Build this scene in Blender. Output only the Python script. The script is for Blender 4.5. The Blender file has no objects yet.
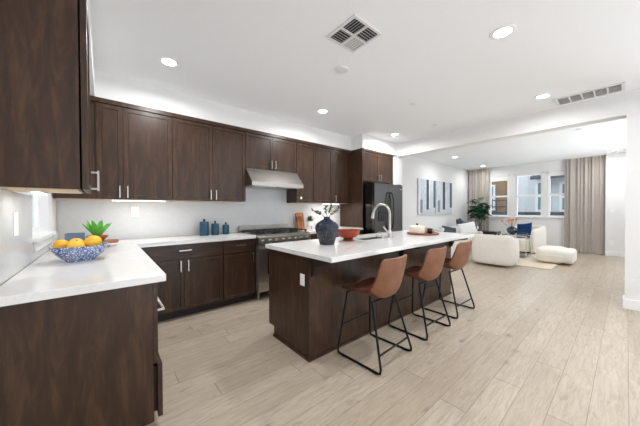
import bpy, bmesh, math, random
from mathutils import Vector, Matrix
random.seed(4)
S = bpy.context.scene
COL = S.collection
PI = math.pi

# ------------------------------------------------------------------ camera, world, exposure
F_PX = 257.744
cam_d = bpy.data.cameras.new('camera'); cam = bpy.data.objects.new('camera', cam_d); COL.objects.link(cam)
cam_d.sensor_fit = 'HORIZONTAL'; cam_d.sensor_width = 36.0; cam_d.lens = F_PX * 36.0 / 640
cam_d.clip_start = 0.02; cam_d.clip_end = 200
_a, _p, _r = math.radians(40.073), math.radians(-0.685), math.radians(-0.216)
_fw = Vector((math.sin(_a), math.cos(_a), 0)); _rt = Vector((math.cos(_a), -math.sin(_a), 0)); _up = Vector((0, 0, 1))
_f2 = _fw * math.cos(_p) + _up * math.sin(_p); _u2 = -_fw * math.sin(_p) + _up * math.cos(_p)
_R = _rt * math.cos(_r) + _u2 * math.sin(_r); _U = -_rt * math.sin(_r) + _u2 * math.cos(_r)
cam.matrix_world = Matrix(((_R.x, _U.x, -_f2.x, .387), (_R.y, _U.y, -_f2.y, -3.943), (_R.z, _U.z, -_f2.z, 1.264), (0, 0, 0, 1)))
S.camera = cam

world = bpy.data.worlds.new('sky'); S.world = world; world.use_nodes = True
_bg = world.node_tree.nodes['Background']
_bg.inputs[0].default_value = (0.86, 0.93, 1.0, 1); _bg.inputs[1].default_value = 1.7
S.view_settings.view_transform = 'Standard'; S.view_settings.look = 'None'
S.view_settings.gamma = 1.0; S.view_settings.use_curve_mapping = False
S.view_settings.exposure = 0.28
S.cycles.diffuse_bounces = 8; S.cycles.max_bounces = 14
CAN_W, LIV_W = 14.5, 7.5                                     # ceiling cans: kitchen, living room
SIDE_W, RIGHT_W, REAR_W, FAR_W = 25.0, 190.0, 110.0, 20.0      # added fill outside dining door, living side window, rear door; far windows' daylight

def area(name, loc, rot, sx, sy, watts, color=(1, 1, 1), parent=None, shape='RECTANGLE'):
    d = bpy.data.lights.new(name, 'AREA'); d.shape = shape; d.size = sx
    if shape in ('RECTANGLE', 'ELLIPSE'): d.size_y = sy
    d.energy = watts; d.color = color
    o = bpy.data.objects.new(name, d); COL.objects.link(o); o.location = loc; o.rotation_euler = rot
    if parent: o.parent = parent
    return o
area('fill_rear', (2.7, -8.25, .05), (PI - .25, 0, 0), 4.0, 1.7, REAR_W, (0.93, 0.97, 1.0))        # added fill panel aimed up at the ceiling, outside the added rear doorway
area('fill_side', (6.75, -5.75, .05), (PI - .25, 0, PI / 2), 1.8, 1.7, SIDE_W, (0.93, 0.97, 1.0))   # added upward fill panel outside the added dining doorway
area('daylight_far', (11.35, -1.9, 1.75), (0, PI / 2, 0), 1.5, 2.4, FAR_W, (0.95, 0.98, 1.0))         # outside the living room windows, light travels -x
area('fill_right', (8.3, -5.75, .05), (PI - .25, 0, 0), 3.0, 1.5, RIGHT_W, (0.93, 0.97, 1.0))      # added upward fill panel outside the added window in the right wall
area('daylight_left', (-0.35, -0.9, 1.65), (0, -PI / 2, 0), 1.0, 0.7, 1.5, (0.97, 0.99, 1.0))

# ------------------------------------------------------------------ materials
def _lin(c):
    c = c / 255.0
    return c / 12.92 if c <= 0.04045 else ((c + 0.055) / 1.055) ** 2.4
def rgb(r, g, b): return (_lin(r), _lin(g), _lin(b), 1)

class N:                                   # tiny node helper
    def __init__(s, name):
        s.m = bpy.data.materials.new(name); s.m.use_nodes = True; s.t = s.m.node_tree
        s.b = s.t.nodes['Principled BSDF']
    def n(s, typ, **k):
        o = s.t.nodes.new(typ)
        for a, v in k.items(): setattr(o, a, v)
        return o
    def l(s, a, b): s.t.links.new(a, b)
    def set(s, sock, v):
        if hasattr(v, 'is_linked') or isinstance(v, bpy.types.NodeSocket): s.l(v, sock)
        else: sock.default_value = v
    def math(s, op, a, b=0.0, c=0.0):
        o = s.n('ShaderNodeMath', operation=op); s.set(o.inputs[0], a); s.set(o.inputs[1], b); s.set(o.inputs[2], c); return o.outputs[0]
    def mix(s, f, a, b, blend='MIX'):
        o = s.n('ShaderNodeMix', data_type='RGBA', blend_type=blend); s.set(o.inputs[0], f); s.set(o.inputs[6], a); s.set(o.inputs[7], b); return o.outputs[2]
    def obj(s, scale=(1, 1, 1), src='Object', loc=(0, 0, 0)):
        tc = s.n('ShaderNodeTexCoord'); mp = s.n('ShaderNodeMapping'); s.l(tc.outputs[src], mp.inputs[0])
        mp.inputs['Scale'].default_value = scale; mp.inputs['Location'].default_value = loc
        return mp.outputs[0]
    def noise(s, vec, scale, detail=4, rough=.55, dist=0.0):
        o = s.n('ShaderNodeTexNoise'); s.l(vec, o.inputs['Vector']); o.inputs['Scale'].default_value = scale
        o.inputs['Detail'].default_value = detail; o.inputs['Roughness'].default_value = rough; o.inputs['Distortion'].default_value = dist
        return o.outputs[0]
    def ramp(s, f, stops):
        o = s.n('ShaderNodeValToRGB'); s.l(f, o.inputs[0]); e = o.color_ramp.elements
        while len(e) < len(stops): e.new(0.5)
        for i, (p, c) in enumerate(stops): e[i].position = p; e[i].color = c
        return o.outputs[0]
    def bump(s, h, strength=.2, dist=.01):
        o = s.n('ShaderNodeBump'); s.l(h, o.inputs['Height']); o.inputs['Strength'].default_value = strength; o.inputs['Distance'].default_value = dist
        s.l(o.outputs[0], s.b.inputs['Normal'])

def plain(name, col, rough=.5, metal=0.0, var=.04, scale=30.0, spec=.5, bump=0.0, emit=None, coat=0.0):
    k = N(name); v = k.obj()
    f = k.noise(v, scale, 3)
    a = tuple(max(0, c * (1 - var)) for c in col[:3]) + (1,); b = tuple(min(1, c * (1 + var)) for c in col[:3]) + (1,)
    k.l(k.ramp(f, [(.3, a), (.7, b)]), k.b.inputs['Base Color'])
    k.b.inputs['Roughness'].default_value = rough; k.b.inputs['Metallic'].default_value = metal
    k.b.inputs['Specular IOR Level'].default_value = spec; k.b.inputs['Coat Weight'].default_value = coat
    if bump: k.bump(f, bump, .004)
    if emit: k.b.inputs['Emission Color'].default_value = emit[0]; k.b.inputs['Emission Strength'].default_value = emit[1]
    return k.m

def wood_mat(name, dark, mid, light, axis='z', rough=.35, scale=1.0):
    k = N(name)
    sc = {'z': (5, 5, .9), 'x': (.9, 5, 5), 'y': (5, .9, 5)}[axis]
    v = k.obj(sc, loc=(3.1, 1.7, .3))
    f = k.noise(v, 4 * scale, 6, .62, .6); g = k.noise(k.obj((1, 1, 1)), 2.2, 2)
    c = k.ramp(f, [(.30, dark), (.5, mid), (.68, light)])
    c = k.mix(k.math('MULTIPLY', g, .3), c, mid)
    k.l(c, k.b.inputs['Base Color']); k.b.inputs['Roughness'].default_value = rough; k.b.inputs['Specular IOR Level'].default_value = .38
    k.bump(f, .06, .002)
    return k.m

M = {}
M['wall'] = plain('white_wall_paint', rgb(231, 231, 231), .75, var=.012, scale=60, bump=.03)
M['ceil'] = plain('white_ceiling_paint', rgb(240, 242, 245), .85, var=.01, scale=90, bump=.03)
M['trim'] = plain('white_trim_paint', rgb(240, 241, 242), .4, var=.01)
M['white'] = plain('white_plastic', rgb(240, 240, 238), .35, var=.01)
M['wood'] = wood_mat('espresso_wood', rgb(44, 29, 20), rgb(60, 41, 29), rgb(82, 58, 42))
M['woodx'] = wood_mat('espresso_wood_across', rgb(44, 29, 20), rgb(60, 41, 29), rgb(82, 58, 42), 'x')
M['kick'] = plain('toe_kick_dark', rgb(42, 30, 27), .6)
M['under'] = plain('cabinet_underside_maple', rgb(214, 190, 160), .55)
M['nickel'] = plain('brushed_nickel', (.52, .50, .47, 1), .3, 1.0, scale=200)
M['chrome'] = plain('chrome', (.8, .8, .8, 1), .12, 1.0)
M['black'] = plain('black_metal', rgb(28, 27, 27), .42, .6)
M['blackgl'] = plain('black_gloss', rgb(14, 14, 15), .12)
M['iron'] = plain('cast_iron', rgb(24, 24, 25), .55, var=.2, scale=80, bump=.1)

def steel(name, c, rough=.3, axis=(1, 1, 60)):
    k = N(name); f = k.noise(k.obj(axis), 6, 3)
    k.l(k.ramp(f, [(.3, tuple(x * .88 for x in c[:3]) + (1,)), (.7, c)]), k.b.inputs['Base Color'])
    k.b.inputs['Metallic'].default_value = 1; k.b.inputs['Roughness'].default_value = rough
    return k.m
M['steel'] = steel('stainless_steel', (.50, .475, .44, 1), .28)
M['blksteel'] = steel('black_stainless_steel', (.13, .128, .127, 1), .26)

def quartz():
    k = N('white_quartz'); v = k.obj()
    f = k.noise(v, 2.3, 7, .6, 2.4); band = k.math('ABSOLUTE', k.math('SUBTRACT', f, .5))
    vein = k.ramp(band, [(.0, (1, 1, 1, 1)), (.018, (.15, .15, .15, 1)), (.05, (0, 0, 0, 1))])
    cl = k.noise(v, 5, 4)
    base = k.ramp(cl, [(.3, rgb(222, 222, 221)), (.7, rgb(230, 230, 229))])
    k.l(k.mix(k.math('MULTIPLY', vein, .12), base, rgb(176, 178, 180)), k.b.inputs['Base Color'])
    k.b.inputs['Roughness'].default_value = .16
    return k.m
M['quartz'] = quartz()

def splash():
    k = N('white_marble_backsplash'); v = k.obj()
    f = k.noise(v, 3.1, 8, .65, 3.0); band = k.math('ABSOLUTE', k.math('SUBTRACT', f, .5))
    vein = k.ramp(band, [(.0, (1, 1, 1, 1)), (.03, (.25, .25, .25, 1)), (.08, (0, 0, 0, 1))])
    k.l(k.mix(k.math('MULTIPLY', vein, .12), rgb(213, 215, 217), rgb(170, 173, 176)), k.b.inputs['Base Color'])
    k.b.inputs['Roughness'].default_value = .22
    return k.m
M['splash'] = splash()

def floor_mat():
    k = N('light_oak_planks'); tc = k.n('ShaderNodeTexCoord'); sp = k.n('ShaderNodeSeparateXYZ'); k.l(tc.outputs['Object'], sp.inputs[0])
    W, L = .163, 1.9
    yy = k.math('DIVIDE', k.math('ADD', sp.outputs[1], 3.8 + 50 * W), W)
    row = k.math('FLOOR', yy); fy = k.math('SUBTRACT', yy, row)
    wn = k.n('ShaderNodeTexWhiteNoise', noise_dimensions='1D'); k.l(row, wn.inputs['W'])
    xx = k.math('ADD', k.math('DIVIDE', sp.outputs[0], L), k.math('MULTIPLY', wn.outputs[0], 7.0))
    ci = k.math('FLOOR', xx); fx = k.math('SUBTRACT', xx, ci)
    cb = k.n('ShaderNodeCombineXYZ'); k.l(row, cb.inputs[0]); k.l(ci, cb.inputs[1])
    w2 = k.n('ShaderNodeTexWhiteNoise', noise_dimensions='2D'); k.l(cb.outputs[0], w2.inputs['Vector'])
    # grain coordinates: stretched along x, shifted per plank
    gx = k.math('ADD', k.math('MULTIPLY', sp.outputs[0], 1.6), k.math('MULTIPLY', w2.outputs[0], 37.0))
    gy = k.math('ADD', k.math('MULTIPLY', sp.outputs[1], 14.0), k.math('MULTIPLY', w2.outputs[0], 11.0))
    cg = k.n('ShaderNodeCombineXYZ'); k.l(gx, cg.inputs[0]); k.l(gy, cg.inputs[1])
    gr = k.noise(cg.outputs[0], 3.2, 8, .66, 1.0)
    cg2 = k.n('ShaderNodeCombineXYZ'); k.l(k.math('MULTIPLY', gx, 1.3), cg2.inputs[0]); k.l(k.math('MULTIPLY', gy, .33), cg2.inputs[1])
    kn = k.noise(cg2.outputs[0], 3.2, 2, .5, .6)
    base = k.ramp(w2.outputs[0], [(0, rgb(182, 168, 151)), (.5, rgb(189, 176, 159)), (1, rgb(196, 184, 168))])
    c = k.mix(k.ramp(gr, [(.34, (.8, .8, .8, 1)), (.62, (0, 0, 0, 1))]), base, rgb(162, 147, 130))
    c = k.mix(k.ramp(kn, [(.22, (.6, .6, .6, 1)), (.34, (0, 0, 0, 1))]), c, rgb(136, 120, 106))
    kv = k.n('ShaderNodeTexVoronoi'); ck = k.n('ShaderNodeCombineXYZ'); k.l(k.math('MULTIPLY', sp.outputs[0], 2.6), ck.inputs[0]); k.l(k.math('MULTIPLY', sp.outputs[1], 5.0), ck.inputs[1])
    kw = k.n('ShaderNodeVectorMath', operation='ADD'); k.l(ck.outputs[0], kw.inputs[0]); kn2 = k.n('ShaderNodeTexNoise'); k.l(ck.outputs[0], kn2.inputs['Vector']); kn2.inputs['Scale'].default_value = 5
    ks = k.n('ShaderNodeVectorMath', operation='SCALE'); k.l(kn2.outputs['Color'], ks.inputs[0]); ks.inputs['Scale'].default_value = .16; k.l(ks.outputs[0], kw.inputs[1])
    k.l(kw.outputs[0], kv.inputs['Vector']); kv.inputs['Scale'].default_value = 1.0
    c = k.mix(k.ramp(kv.outputs['Distance'], [(.02, (.7, .7, .7, 1)), (.08, (.26, .26, .26, 1)), (.19, (0, 0, 0, 1))]), c, rgb(108, 88, 72))
    gap = k.math('MAXIMUM', k.math('LESS_THAN', fy, .018), k.math('LESS_THAN', fx, .0028))
    c = k.mix(k.math('MULTIPLY', gap, .6), c, rgb(96, 80, 68))
    k.l(c, k.b.inputs['Base Color']); k.b.inputs['Roughness'].default_value = .36; k.b.inputs['Specular IOR Level'].default_value = .45
    k.bump(k.math('SUBTRACT', k.math('MULTIPLY', gr, .3), gap), .12, .003)
    return k.m
M['floor'] = floor_mat()

def leather(name, c1, c2):
    k = N(name); v = k.obj()
    f = k.noise(v, 9, 4); g = k.noise(v, 160, 2)
    k.l(k.ramp(f, [(.3, c1), (.7, c2)]), k.b.inputs['Base Color'])
    k.b.inputs['Roughness'].default_value = .45; k.bump(g, .08, .002)
    return k.m
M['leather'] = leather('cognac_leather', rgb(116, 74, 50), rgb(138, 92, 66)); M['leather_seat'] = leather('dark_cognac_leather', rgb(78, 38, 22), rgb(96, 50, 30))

def boucle(name, c1, c2):
    k = N(name); v = k.obj(); f = k.noise(v, 55, 3)
    k.l(k.ramp(f, [(.3, c1), (.7, c2)]), k.b.inputs['Base Color']); k.b.inputs['Roughness'].default_value = .95
    k.b.inputs['Specular IOR Level'].default_value = .15; k.bump(f, .4, .006)
    return k.m
M['boucle'] = boucle('cream_boucle', rgb(230, 225, 216), rgb(244, 241, 234))
M['sofa'] = boucle('pale_grey_linen', rgb(205, 205, 204), rgb(222, 222, 221))
M['pwhite'] = boucle('white_cotton', rgb(228, 228, 228), rgb(242, 242, 242))
M['pgrey'] = boucle('slate_cotton', rgb(104, 112, 124), rgb(128, 136, 148))
M['pdark'] = boucle('charcoal_cotton', rgb(62, 64, 70), rgb(92, 94, 100))
M['navy'] = boucle('navy_velvet', rgb(24, 50, 86), rgb(36, 68, 110))
M['rug'] = boucle('cream_wool', rgb(214, 200, 180), rgb(228, 216, 198))

def curtain_mat():
    k = N('taupe_linen'); v = k.obj((30, 30, 4)); f = k.noise(v, 6, 4)
    k.l(k.ramp(f, [(.3, rgb(176, 169, 162)), (.7, rgb(192, 185, 178))]), k.b.inputs['Base Color']); k.b.inputs['Roughness'].default_value = .9
    k.b.inputs['Specular IOR Level'].default_value = .1
    return k.m
M['curtain'] = curtain_mat()

def glass(name, tint=(1, 1, 1, 1), op=.12):
    k = N(name); t = k.n('ShaderNodeBsdfTransparent'); t.inputs[0].default_value = tint
    g = k.n('ShaderNodeBsdfGlossy'); g.inputs['Roughness'].default_value = .02
    fr = k.n('ShaderNodeFresnel'); fr.inputs[0].default_value = 1.45
    mx = k.n('ShaderNodeMixShader'); k.l(k.math('ADD', k.math('MULTIPLY', fr.outputs[0], .6), op * .1), mx.inputs[0])
    k.l(t.outputs[0], mx.inputs[1]); k.l(g.outputs[0], mx.inputs[2])
    k.l(mx.outputs[0], k.t.nodes['Material Output'].inputs[0])
    return k.m
M['glass'] = glass('window_glass', (.97, .99, .99, 1))
M['tglass'] = glass('table_glass', (.86, .92, .95, 1), .5)
M['bglass'] = glass('blue_grey_glass', (.42, .52, .62, 1), .8)

def rings(name, base, lines, axis_scale, thr=.5):
    k = N(name); v = k.obj(axis_scale)
    vo = k.n('ShaderNodeTexVoronoi', feature='DISTANCE_TO_EDGE'); k.l(v, vo.inputs['Vector']); vo.inputs['Scale'].default_value = 1.0
    no = k.noise(k.obj(), 14, 3)
    f = k.math('MULTIPLY', k.math('LESS_THAN', vo.outputs[0], thr), k.math('ADD', k.math('MULTIPLY', no, .9), .35))
    k.l(k.mix(f, base, lines), k.b.inputs['Base Color']); k.b.inputs['Roughness'].default_value = .18
    return k.m
M['bluewhite'] = rings('blue_and_white_glaze', rgb(206, 214, 230), rgb(52, 78, 142), (58, 58, 58), .17)
M['bluebowl_in'] = plain('deep_blue_glaze', rgb(60, 84, 150), .18, var=.15, scale=40)
def vase_mat():
    k = N('speckled_indigo_glaze'); v = k.obj()
    sp = k.n('ShaderNodeTexVoronoi'); k.l(v, sp.inputs['Vector']); sp.inputs['Scale'].default_value = 85
    dots = k.math('LESS_THAN', sp.outputs['Distance'], .33)
    sx = k.n('ShaderNodeSeparateXYZ'); k.l(v, sx.inputs[0])
    hi = k.ramp(sx.outputs[2], [(.13, (0, 0, 0, 1)), (.19, (1, 1, 1, 1))])
    base = k.mix(hi, rgb(28, 32, 40), rgb(11, 23, 42))
    dotc = k.mix(hi, rgb(104, 108, 114), rgb(34, 62, 100))
    k.l(k.mix(k.math('MULTIPLY', dots, .7), base, dotc), k.b.inputs['Base Color']); k.b.inputs['Roughness'].default_value = .25
    k.bump(sp.outputs['Distance'], .4, .004)
    return k.m
M['vase'] = vase_mat()
M['teal'] = plain('teal_glaze', rgb(22, 70, 92), .3, var=.12, scale=20)
M['orange'] = plain('burnt_orange_glaze', rgb(146, 48, 10), .22, var=.12, scale=14)
M['orangefoot'] = plain('dark_rust_glaze', rgb(120, 44, 26), .35, var=.15)
M['terra'] = plain('terracotta', rgb(176, 98, 66), .6, var=.1, scale=18)
M['slate'] = plain('slate_blue_ceramic', rgb(104, 126, 150), .4, var=.06)
M['traywood'] = wood_mat('walnut_tray_wood', rgb(110, 62, 36), rgb(146, 88, 54), rgb(176, 114, 74), 'x', .45)
M['boardwood'] = wood_mat('honey_board_wood', rgb(168, 98, 50), rgb(204, 130, 74), rgb(222, 152, 94), 'z', .45)
M['fruit'] = plain('orange_yellow_peel', rgb(248, 194, 58), .42, var=.08, scale=22, bump=.05)
M['fruit2'] = plain('deeper_orange_peel', rgb(246, 184, 50), .42, var=.08, scale=22, bump=.05)
M['stemgreen'] = plain('fruit_stem_brown', rgb(92, 84, 42), .7)
M['succ'] = plain('bright_green_leaf', rgb(98, 178, 66), .4, var=.3, scale=12)
M['soil'] = plain('dark_soil', rgb(60, 44, 34), .9, var=.3)
M['leaf'] = plain('deep_green_leaf', rgb(38, 92, 62), .4, var=.45, scale=5)
M['leaf2'] = plain('olive_green_leaf', rgb(56, 78, 42), .5, var=.35, scale=9)
M['stem'] = plain('brown_stem', rgb(96, 78, 52), .7)
M['cream'] = plain('cream_ceramic', rgb(226, 218, 204), .35)
M['peach'] = plain('peach_petal', rgb(224, 172, 142), .7, var=.25, scale=25)
M['canvasedge'] = plain('canvas_edge', rgb(176, 182, 190), .8)
M['sensor'] = plain('off_white_plastic', rgb(222, 222, 222), .5)
M['ventgrey'] = plain('vent_cavity_grey', rgb(196, 196, 197), .8)
M['ventdark'] = plain('vent_cavity_dark', rgb(46, 46, 47), .8)
M['lens'] = plain('lit_lens', rgb(255, 252, 246), .5, emit=((1, .97, .92, 1), 14.0))
M['strip'] = plain('lit_strip_lens', rgb(255, 252, 246), .5, emit=((1, .96, .9, 1), 6.0))
M['siding'] = plain('pale_grey_siding', rgb(214, 217, 220), .8, var=.04)
M['brownwall'] = plain('brown_timber_cladding', rgb(150, 120, 92), .8, var=.2, scale=3)
M['soffitdk'] = plain('dark_grey_fascia', rgb(74, 78, 84), .7)
M['winblue'] = plain('bluish_window_glass', rgb(118, 146, 150), .12, var=.1, scale=2)
M['ground'] = plain('grey_concrete', rgb(150, 150, 148), .9, var=.1, scale=2)

# ------------------------------------------------------------------ mesh helpers
def add_box(bm, x0, x1, y0, y1, z0, z1, mat=None):
    vs = [bm.verts.new((x, y, z)) for x in (x0, x1) for y in (y0, y1) for z in (z0, z1)]
    if mat is not None:
        for v in vs: v.co = mat @ v.co
    for f in ((0, 1, 3, 2), (4, 6, 7, 5), (0, 4, 5, 1), (2, 3, 7, 6), (0, 2, 6, 4), (1, 5, 7, 3)):
        bm.faces.new([vs[i] for i in f])
    return vs
def bev(bm, w, seg=2):
    if w > 0:
        bmesh.ops.bevel(bm, geom=list(bm.edges), offset=w, segments=seg, affect='EDGES', profile=.5, clamp_overlap=True)
    return bm
def box(x0, x1, y0, y1, z0, z1, b=0.0, seg=2):
    bm = bmesh.new(); add_box(bm, x0, x1, y0, y1, z0, z1); return bev(bm, b, seg)
def boxes(lst, b=0.0):
    bm = bmesh.new()
    for q in lst: add_box(bm, *q)
    return bev(bm, b)
def add_tube(bm, pts, r, seg=10, closed=False):
    pts = [Vector(p) for p in pts]; n = len(pts); rs = r if isinstance(r, (list, tuple)) else [r] * n
    tan = []
    for i in range(n):
        a = pts[(i - 1) % n] if (closed or i > 0) else pts[i]; c = pts[(i + 1) % n] if (closed or i < n - 1) else pts[i]
        tan.append((c - a).normalized())
    up = Vector((0, 0, 1)) if abs(tan[0].z) < .9 else Vector((1, 0, 0))
    nrm = (up - tan[0] * up.dot(tan[0])).normalized(); rings = []
    for i in range(n):
        nrm = (nrm - tan[i] * nrm.dot(tan[i])).normalized(); bi = tan[i].cross(nrm)
        rings.append([bm.verts.new(pts[i] + (nrm * math.cos(2 * PI * k / seg) + bi * math.sin(2 * PI * k / seg)) * rs[i]) for k in range(seg)])
    for i in range(n if closed else n - 1):
        A, B = rings[i], rings[(i + 1) % n]
        for k in range(seg): bm.faces.new((A[k], A[(k + 1) % seg], B[(k + 1) % seg], B[k]))
    if not closed: bm.faces.new(rings[0][::-1]); bm.faces.new(rings[-1])
def tube(pts, r, seg=10, closed=False):
    bm = bmesh.new(); add_tube(bm, pts, r, seg, closed); return bm
def add_lathe(bm, prof, seg=36, c=(0, 0, 0)):
    rings = []
    for r, z in prof:
        if r < 1e-5: rings.append([bm.verts.new((c[0], c[1], c[2] + z))])
        else: rings.append([bm.verts.new((c[0] + r * math.cos(2 * PI * k / seg), c[1] + r * math.sin(2 * PI * k / seg), c[2] + z)) for k in range(seg)])
    for A, B in zip(rings, rings[1:]):
        for k in range(seg):
            k2 = (k + 1) % seg
            if len(A) == 1 and len(B) == 1: break
            if len(A) == 1: bm.faces.new((A[0], B[k2], B[k]))
            elif len(B) == 1: bm.faces.new((A[k], A[k2], B[0]))
            else: bm.faces.new((A[k], A[k2], B[k2], B[k]))
def lathe(prof, seg=36, c=(0, 0, 0)):
    bm = bmesh.new(); add_lathe(bm, prof, seg, c); return bm
def prism(poly, a0, a1, axis='x'):
    """poly of 2-D points extruded along an axis; for 'x' points are (y,z), for 'y' (x,z), for 'z' (x,y)"""
    bm = bmesh.new()
    def P(p, a): return {'x': (a, p[0], p[1]), 'y': (p[0], a, p[1]), 'z': (p[0], p[1], a)}[axis]
    A = [bm.verts.new(P(p, a0)) for p in poly]; B = [bm.verts.new(P(p, a1)) for p in poly]; n = len(poly)
    bm.faces.new(A[::-1]); bm.faces.new(B)
    for i in range(n): bm.faces.new((A[i], A[(i + 1) % n], B[(i + 1) % n], B[i]))
    return bm
def pillow(w, h, t, n=14, pw=4.0):
    """cushion in the xz plane, thickness along y"""
    bm = bmesh.new()
    def pt(i, j, s):
        u, v = -1 + 2 * i / n, -1 + 2 * j / n
        k = max(0.0, (1 - abs(u) ** pw) * (1 - abs(v) ** pw)) ** .5
        pinch = 1 - .06 * (1 - v * v) * abs(u) ** 3 ; pz = 1 - .06 * (1 - u * u) * abs(v) ** 3
        return (u * w / 2 * pinch, s * t / 2 * k, v * h / 2 * pz)
    g = {}
    for s in (-1, 1):
        for i in range(n + 1):
            for j in range(n + 1):
                e = i in (0, n) or j in (0, n)
                if e and s == 1: g[s, i, j] = g[-1, i, j]
                else: g[s, i, j] = bm.verts.new(pt(i, j, s))
        for i in range(n):
            for j in range(n):
                q = [g[s, i, j], g[s, i + 1, j], g[s, i + 1, j + 1], g[s, i, j + 1]]
                bm.faces.new(q if s == -1 else q[::-1])
    return bm
def xf(bm, loc=(0, 0, 0), rot=(0, 0, 0), sc=(1, 1, 1)):
    from mathutils import Euler
    m = Matrix.Translation(loc) @ Euler(rot).to_matrix().to_4x4() @ Matrix.Diagonal((*sc, 1))
    bm.transform(m); return bm

def ob(name, bm, mat, parent=None, loc=(0, 0, 0), rot=(0, 0, 0), smooth=False, angle=35):
    bmesh.ops.recalc_face_normals(bm, faces=list(bm.faces))
    me = bpy.data.meshes.new(name); bm.to_mesh(me); bm.free()
    if smooth:
        for p in me.polygons: p.use_smooth = True
        try: me.set_sharp_from_angle(angle=math.radians(angle))
        except Exception: pass
    me.materials.append(M[mat] if isinstance(mat, str) else mat)
    o = bpy.data.objects.new(name, me); COL.objects.link(o); o.location = loc; o.rotation_euler = rot
    if parent is not None: o.parent = parent
    return o
def tag(o, label, cat, group=None):
    o['label'] = label; o['category'] = cat
    if group: o['group'] = group
    return o
def thing(name, label, cat, loc=(0, 0, 0), rz=0.0, group=None):
    o = bpy.data.objects.new(name, None); COL.objects.link(o); o.empty_display_size = .05
    o.location = loc; o.rotation_euler = (0, 0, rz)
    return tag(o, label, cat, group)
def struct(name, bm, mat, parent=None, smooth=False):
    o = ob(name, bm, mat, parent, smooth=smooth)
    if parent is None: o['kind'] = 'structure'
    return o
def copy_tree(o, parent=None):
    c = o.copy(); COL.objects.link(c)
    if parent is not None: c.parent = parent
    for ch in list(o.children): copy_tree(ch, c)
    return c

# ------------------------------------------------------------------ the room shell
CZ = 2.74; XB0, XB1 = 5.437, 5.637; YL = -.10; XF = 10.95
struct('floor', box(-.2, 11.15, -7.2, .2, -.12, 0), 'floor')
struct('ceiling', box(-.2, 11.15, -7.2, .2, CZ, CZ + .12), 'ceil')
WL = (-1.28, -.50, 1.075, 2.25)      # left window hole (y0, y1, z0, z1)
struct('wall_left', boxes([(-.15, 0, -7.2, WL[0], 0, CZ), (-.15, 0, WL[1], .15, 0, CZ), (-.15, 0, WL[0], WL[1], 0, WL[2]), (-.15, 0, WL[0], WL[1], WL[3], CZ)]), 'wall')
struct('wall_kitchen', box(0, XB1, 0, .15, 0, CZ), 'wall')
struct('wall_fridge_end', box(5.285, XB1, -.63, -.0005, 0, 2.44), 'wall')
struct('wall_living', box(XB1, 11.1, YL, .15, 0, CZ), 'wall')
# far wall with its three windows
WIN = [(-1.36, -.78), (-2.24, -1.55), (-3.02, -2.37)]; WZ0, WZ1 = 1.02, 2.40
ys = [-4.75, WIN[2][0], WIN[2][1], WIN[1][0], WIN[1][1], WIN[0][0], WIN[0][1], .15]
wb = [(XF, XF + .15, ys[0], YL - .001, 0, WZ0), (XF, XF + .15, ys[0], YL - .001, WZ1, CZ)]
for a, b in ((ys[0], ys[1]), (ys[2], ys[3]), (ys[4], ys[5]), (ys[6], YL - .001)): wb.append((XF, XF + .15, a, b, WZ0, WZ1))
struct('wall_far', boxes(wb), 'wall')
struct('wall_far_return', box(10.79, XF - .0005, -4.6, -3.575, 0, CZ), 'wall')
struct('wall_right', boxes([(XB1, 6.7, -4.75, -4.6005, 0, CZ), (9.9, XF, -4.75, -4.6005, 0, CZ), (6.7, 9.9, -4.75, -4.6005, 0, .7), (6.7, 9.9, -4.75, -4.6005, 2.35, CZ)]), 'wall')
struct('window_5', boxes([(6.7, 6.76, -4.72, -4.64, .7, 2.35), (9.84, 9.9, -4.72, -4.64, .7, 2.35), (6.76, 9.84, -4.72, -4.64, .7, .76), (6.76, 9.84, -4.72, -4.64, 2.29, 2.35), (8.27, 8.33, -4.72, -4.64, .76, 2.29)]), 'trim')  # added unseen window, opening for the right-hand fill
struct('wall_divider', boxes([(XB0, XB1, -7.0, -6.65, 0, CZ), (XB0, XB1, -4.55, -3.935, 0, CZ), (XB0, XB1, -6.65, -4.55, 2.35, CZ)]), 'wall')
struct('added_side_door', boxes([(XB0 + .06, XB1 - .06, -6.65, -6.58, 0, 2.35), (XB0 + .06, XB1 - .06, -4.62, -4.55, 0, 2.35), (XB0 + .06, XB1 - .06, -6.58, -4.62, 2.28, 2.35)]), 'trim')  # added unseen door frame, opening for the side fill
struct('wall_rear', boxes([(0, .6, -7.2, -7.0005, 0, CZ), (4.8, XB1, -7.2, -7.0005, 0, CZ), (.6, 4.8, -7.2, -7.0005, 2.35, CZ)]), 'wall')
struct('wall_beam', box(XB0, XB1, -3.9345, YL - .0005, 2.4505, CZ - .0005), 'wall')
struct('wall_soffit', boxes([(.0005, 5.28, -.332, -.0005, 2.4685, CZ - .0005), (4.258, XB0 - .0005, -.632, -.3325, 2.4685, CZ - .0005), (.0005, .332, -2.1, -.3325, 2.4685, CZ - .0005)]), 'wall')
# added door frame behind the camera, unseen opening for the rear fill
struct('added_rear_door', boxes([(.6, .68, -7.18, -7.02, 0, 2.35), (4.72, 4.8, -7.18, -7.02, 0, 2.35), (2.66, 2.74, -7.18, -7.02, 0, 2.27), (.68, 4.72, -7.18, -7.02, 2.27, 2.35)]), 'trim')
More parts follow.
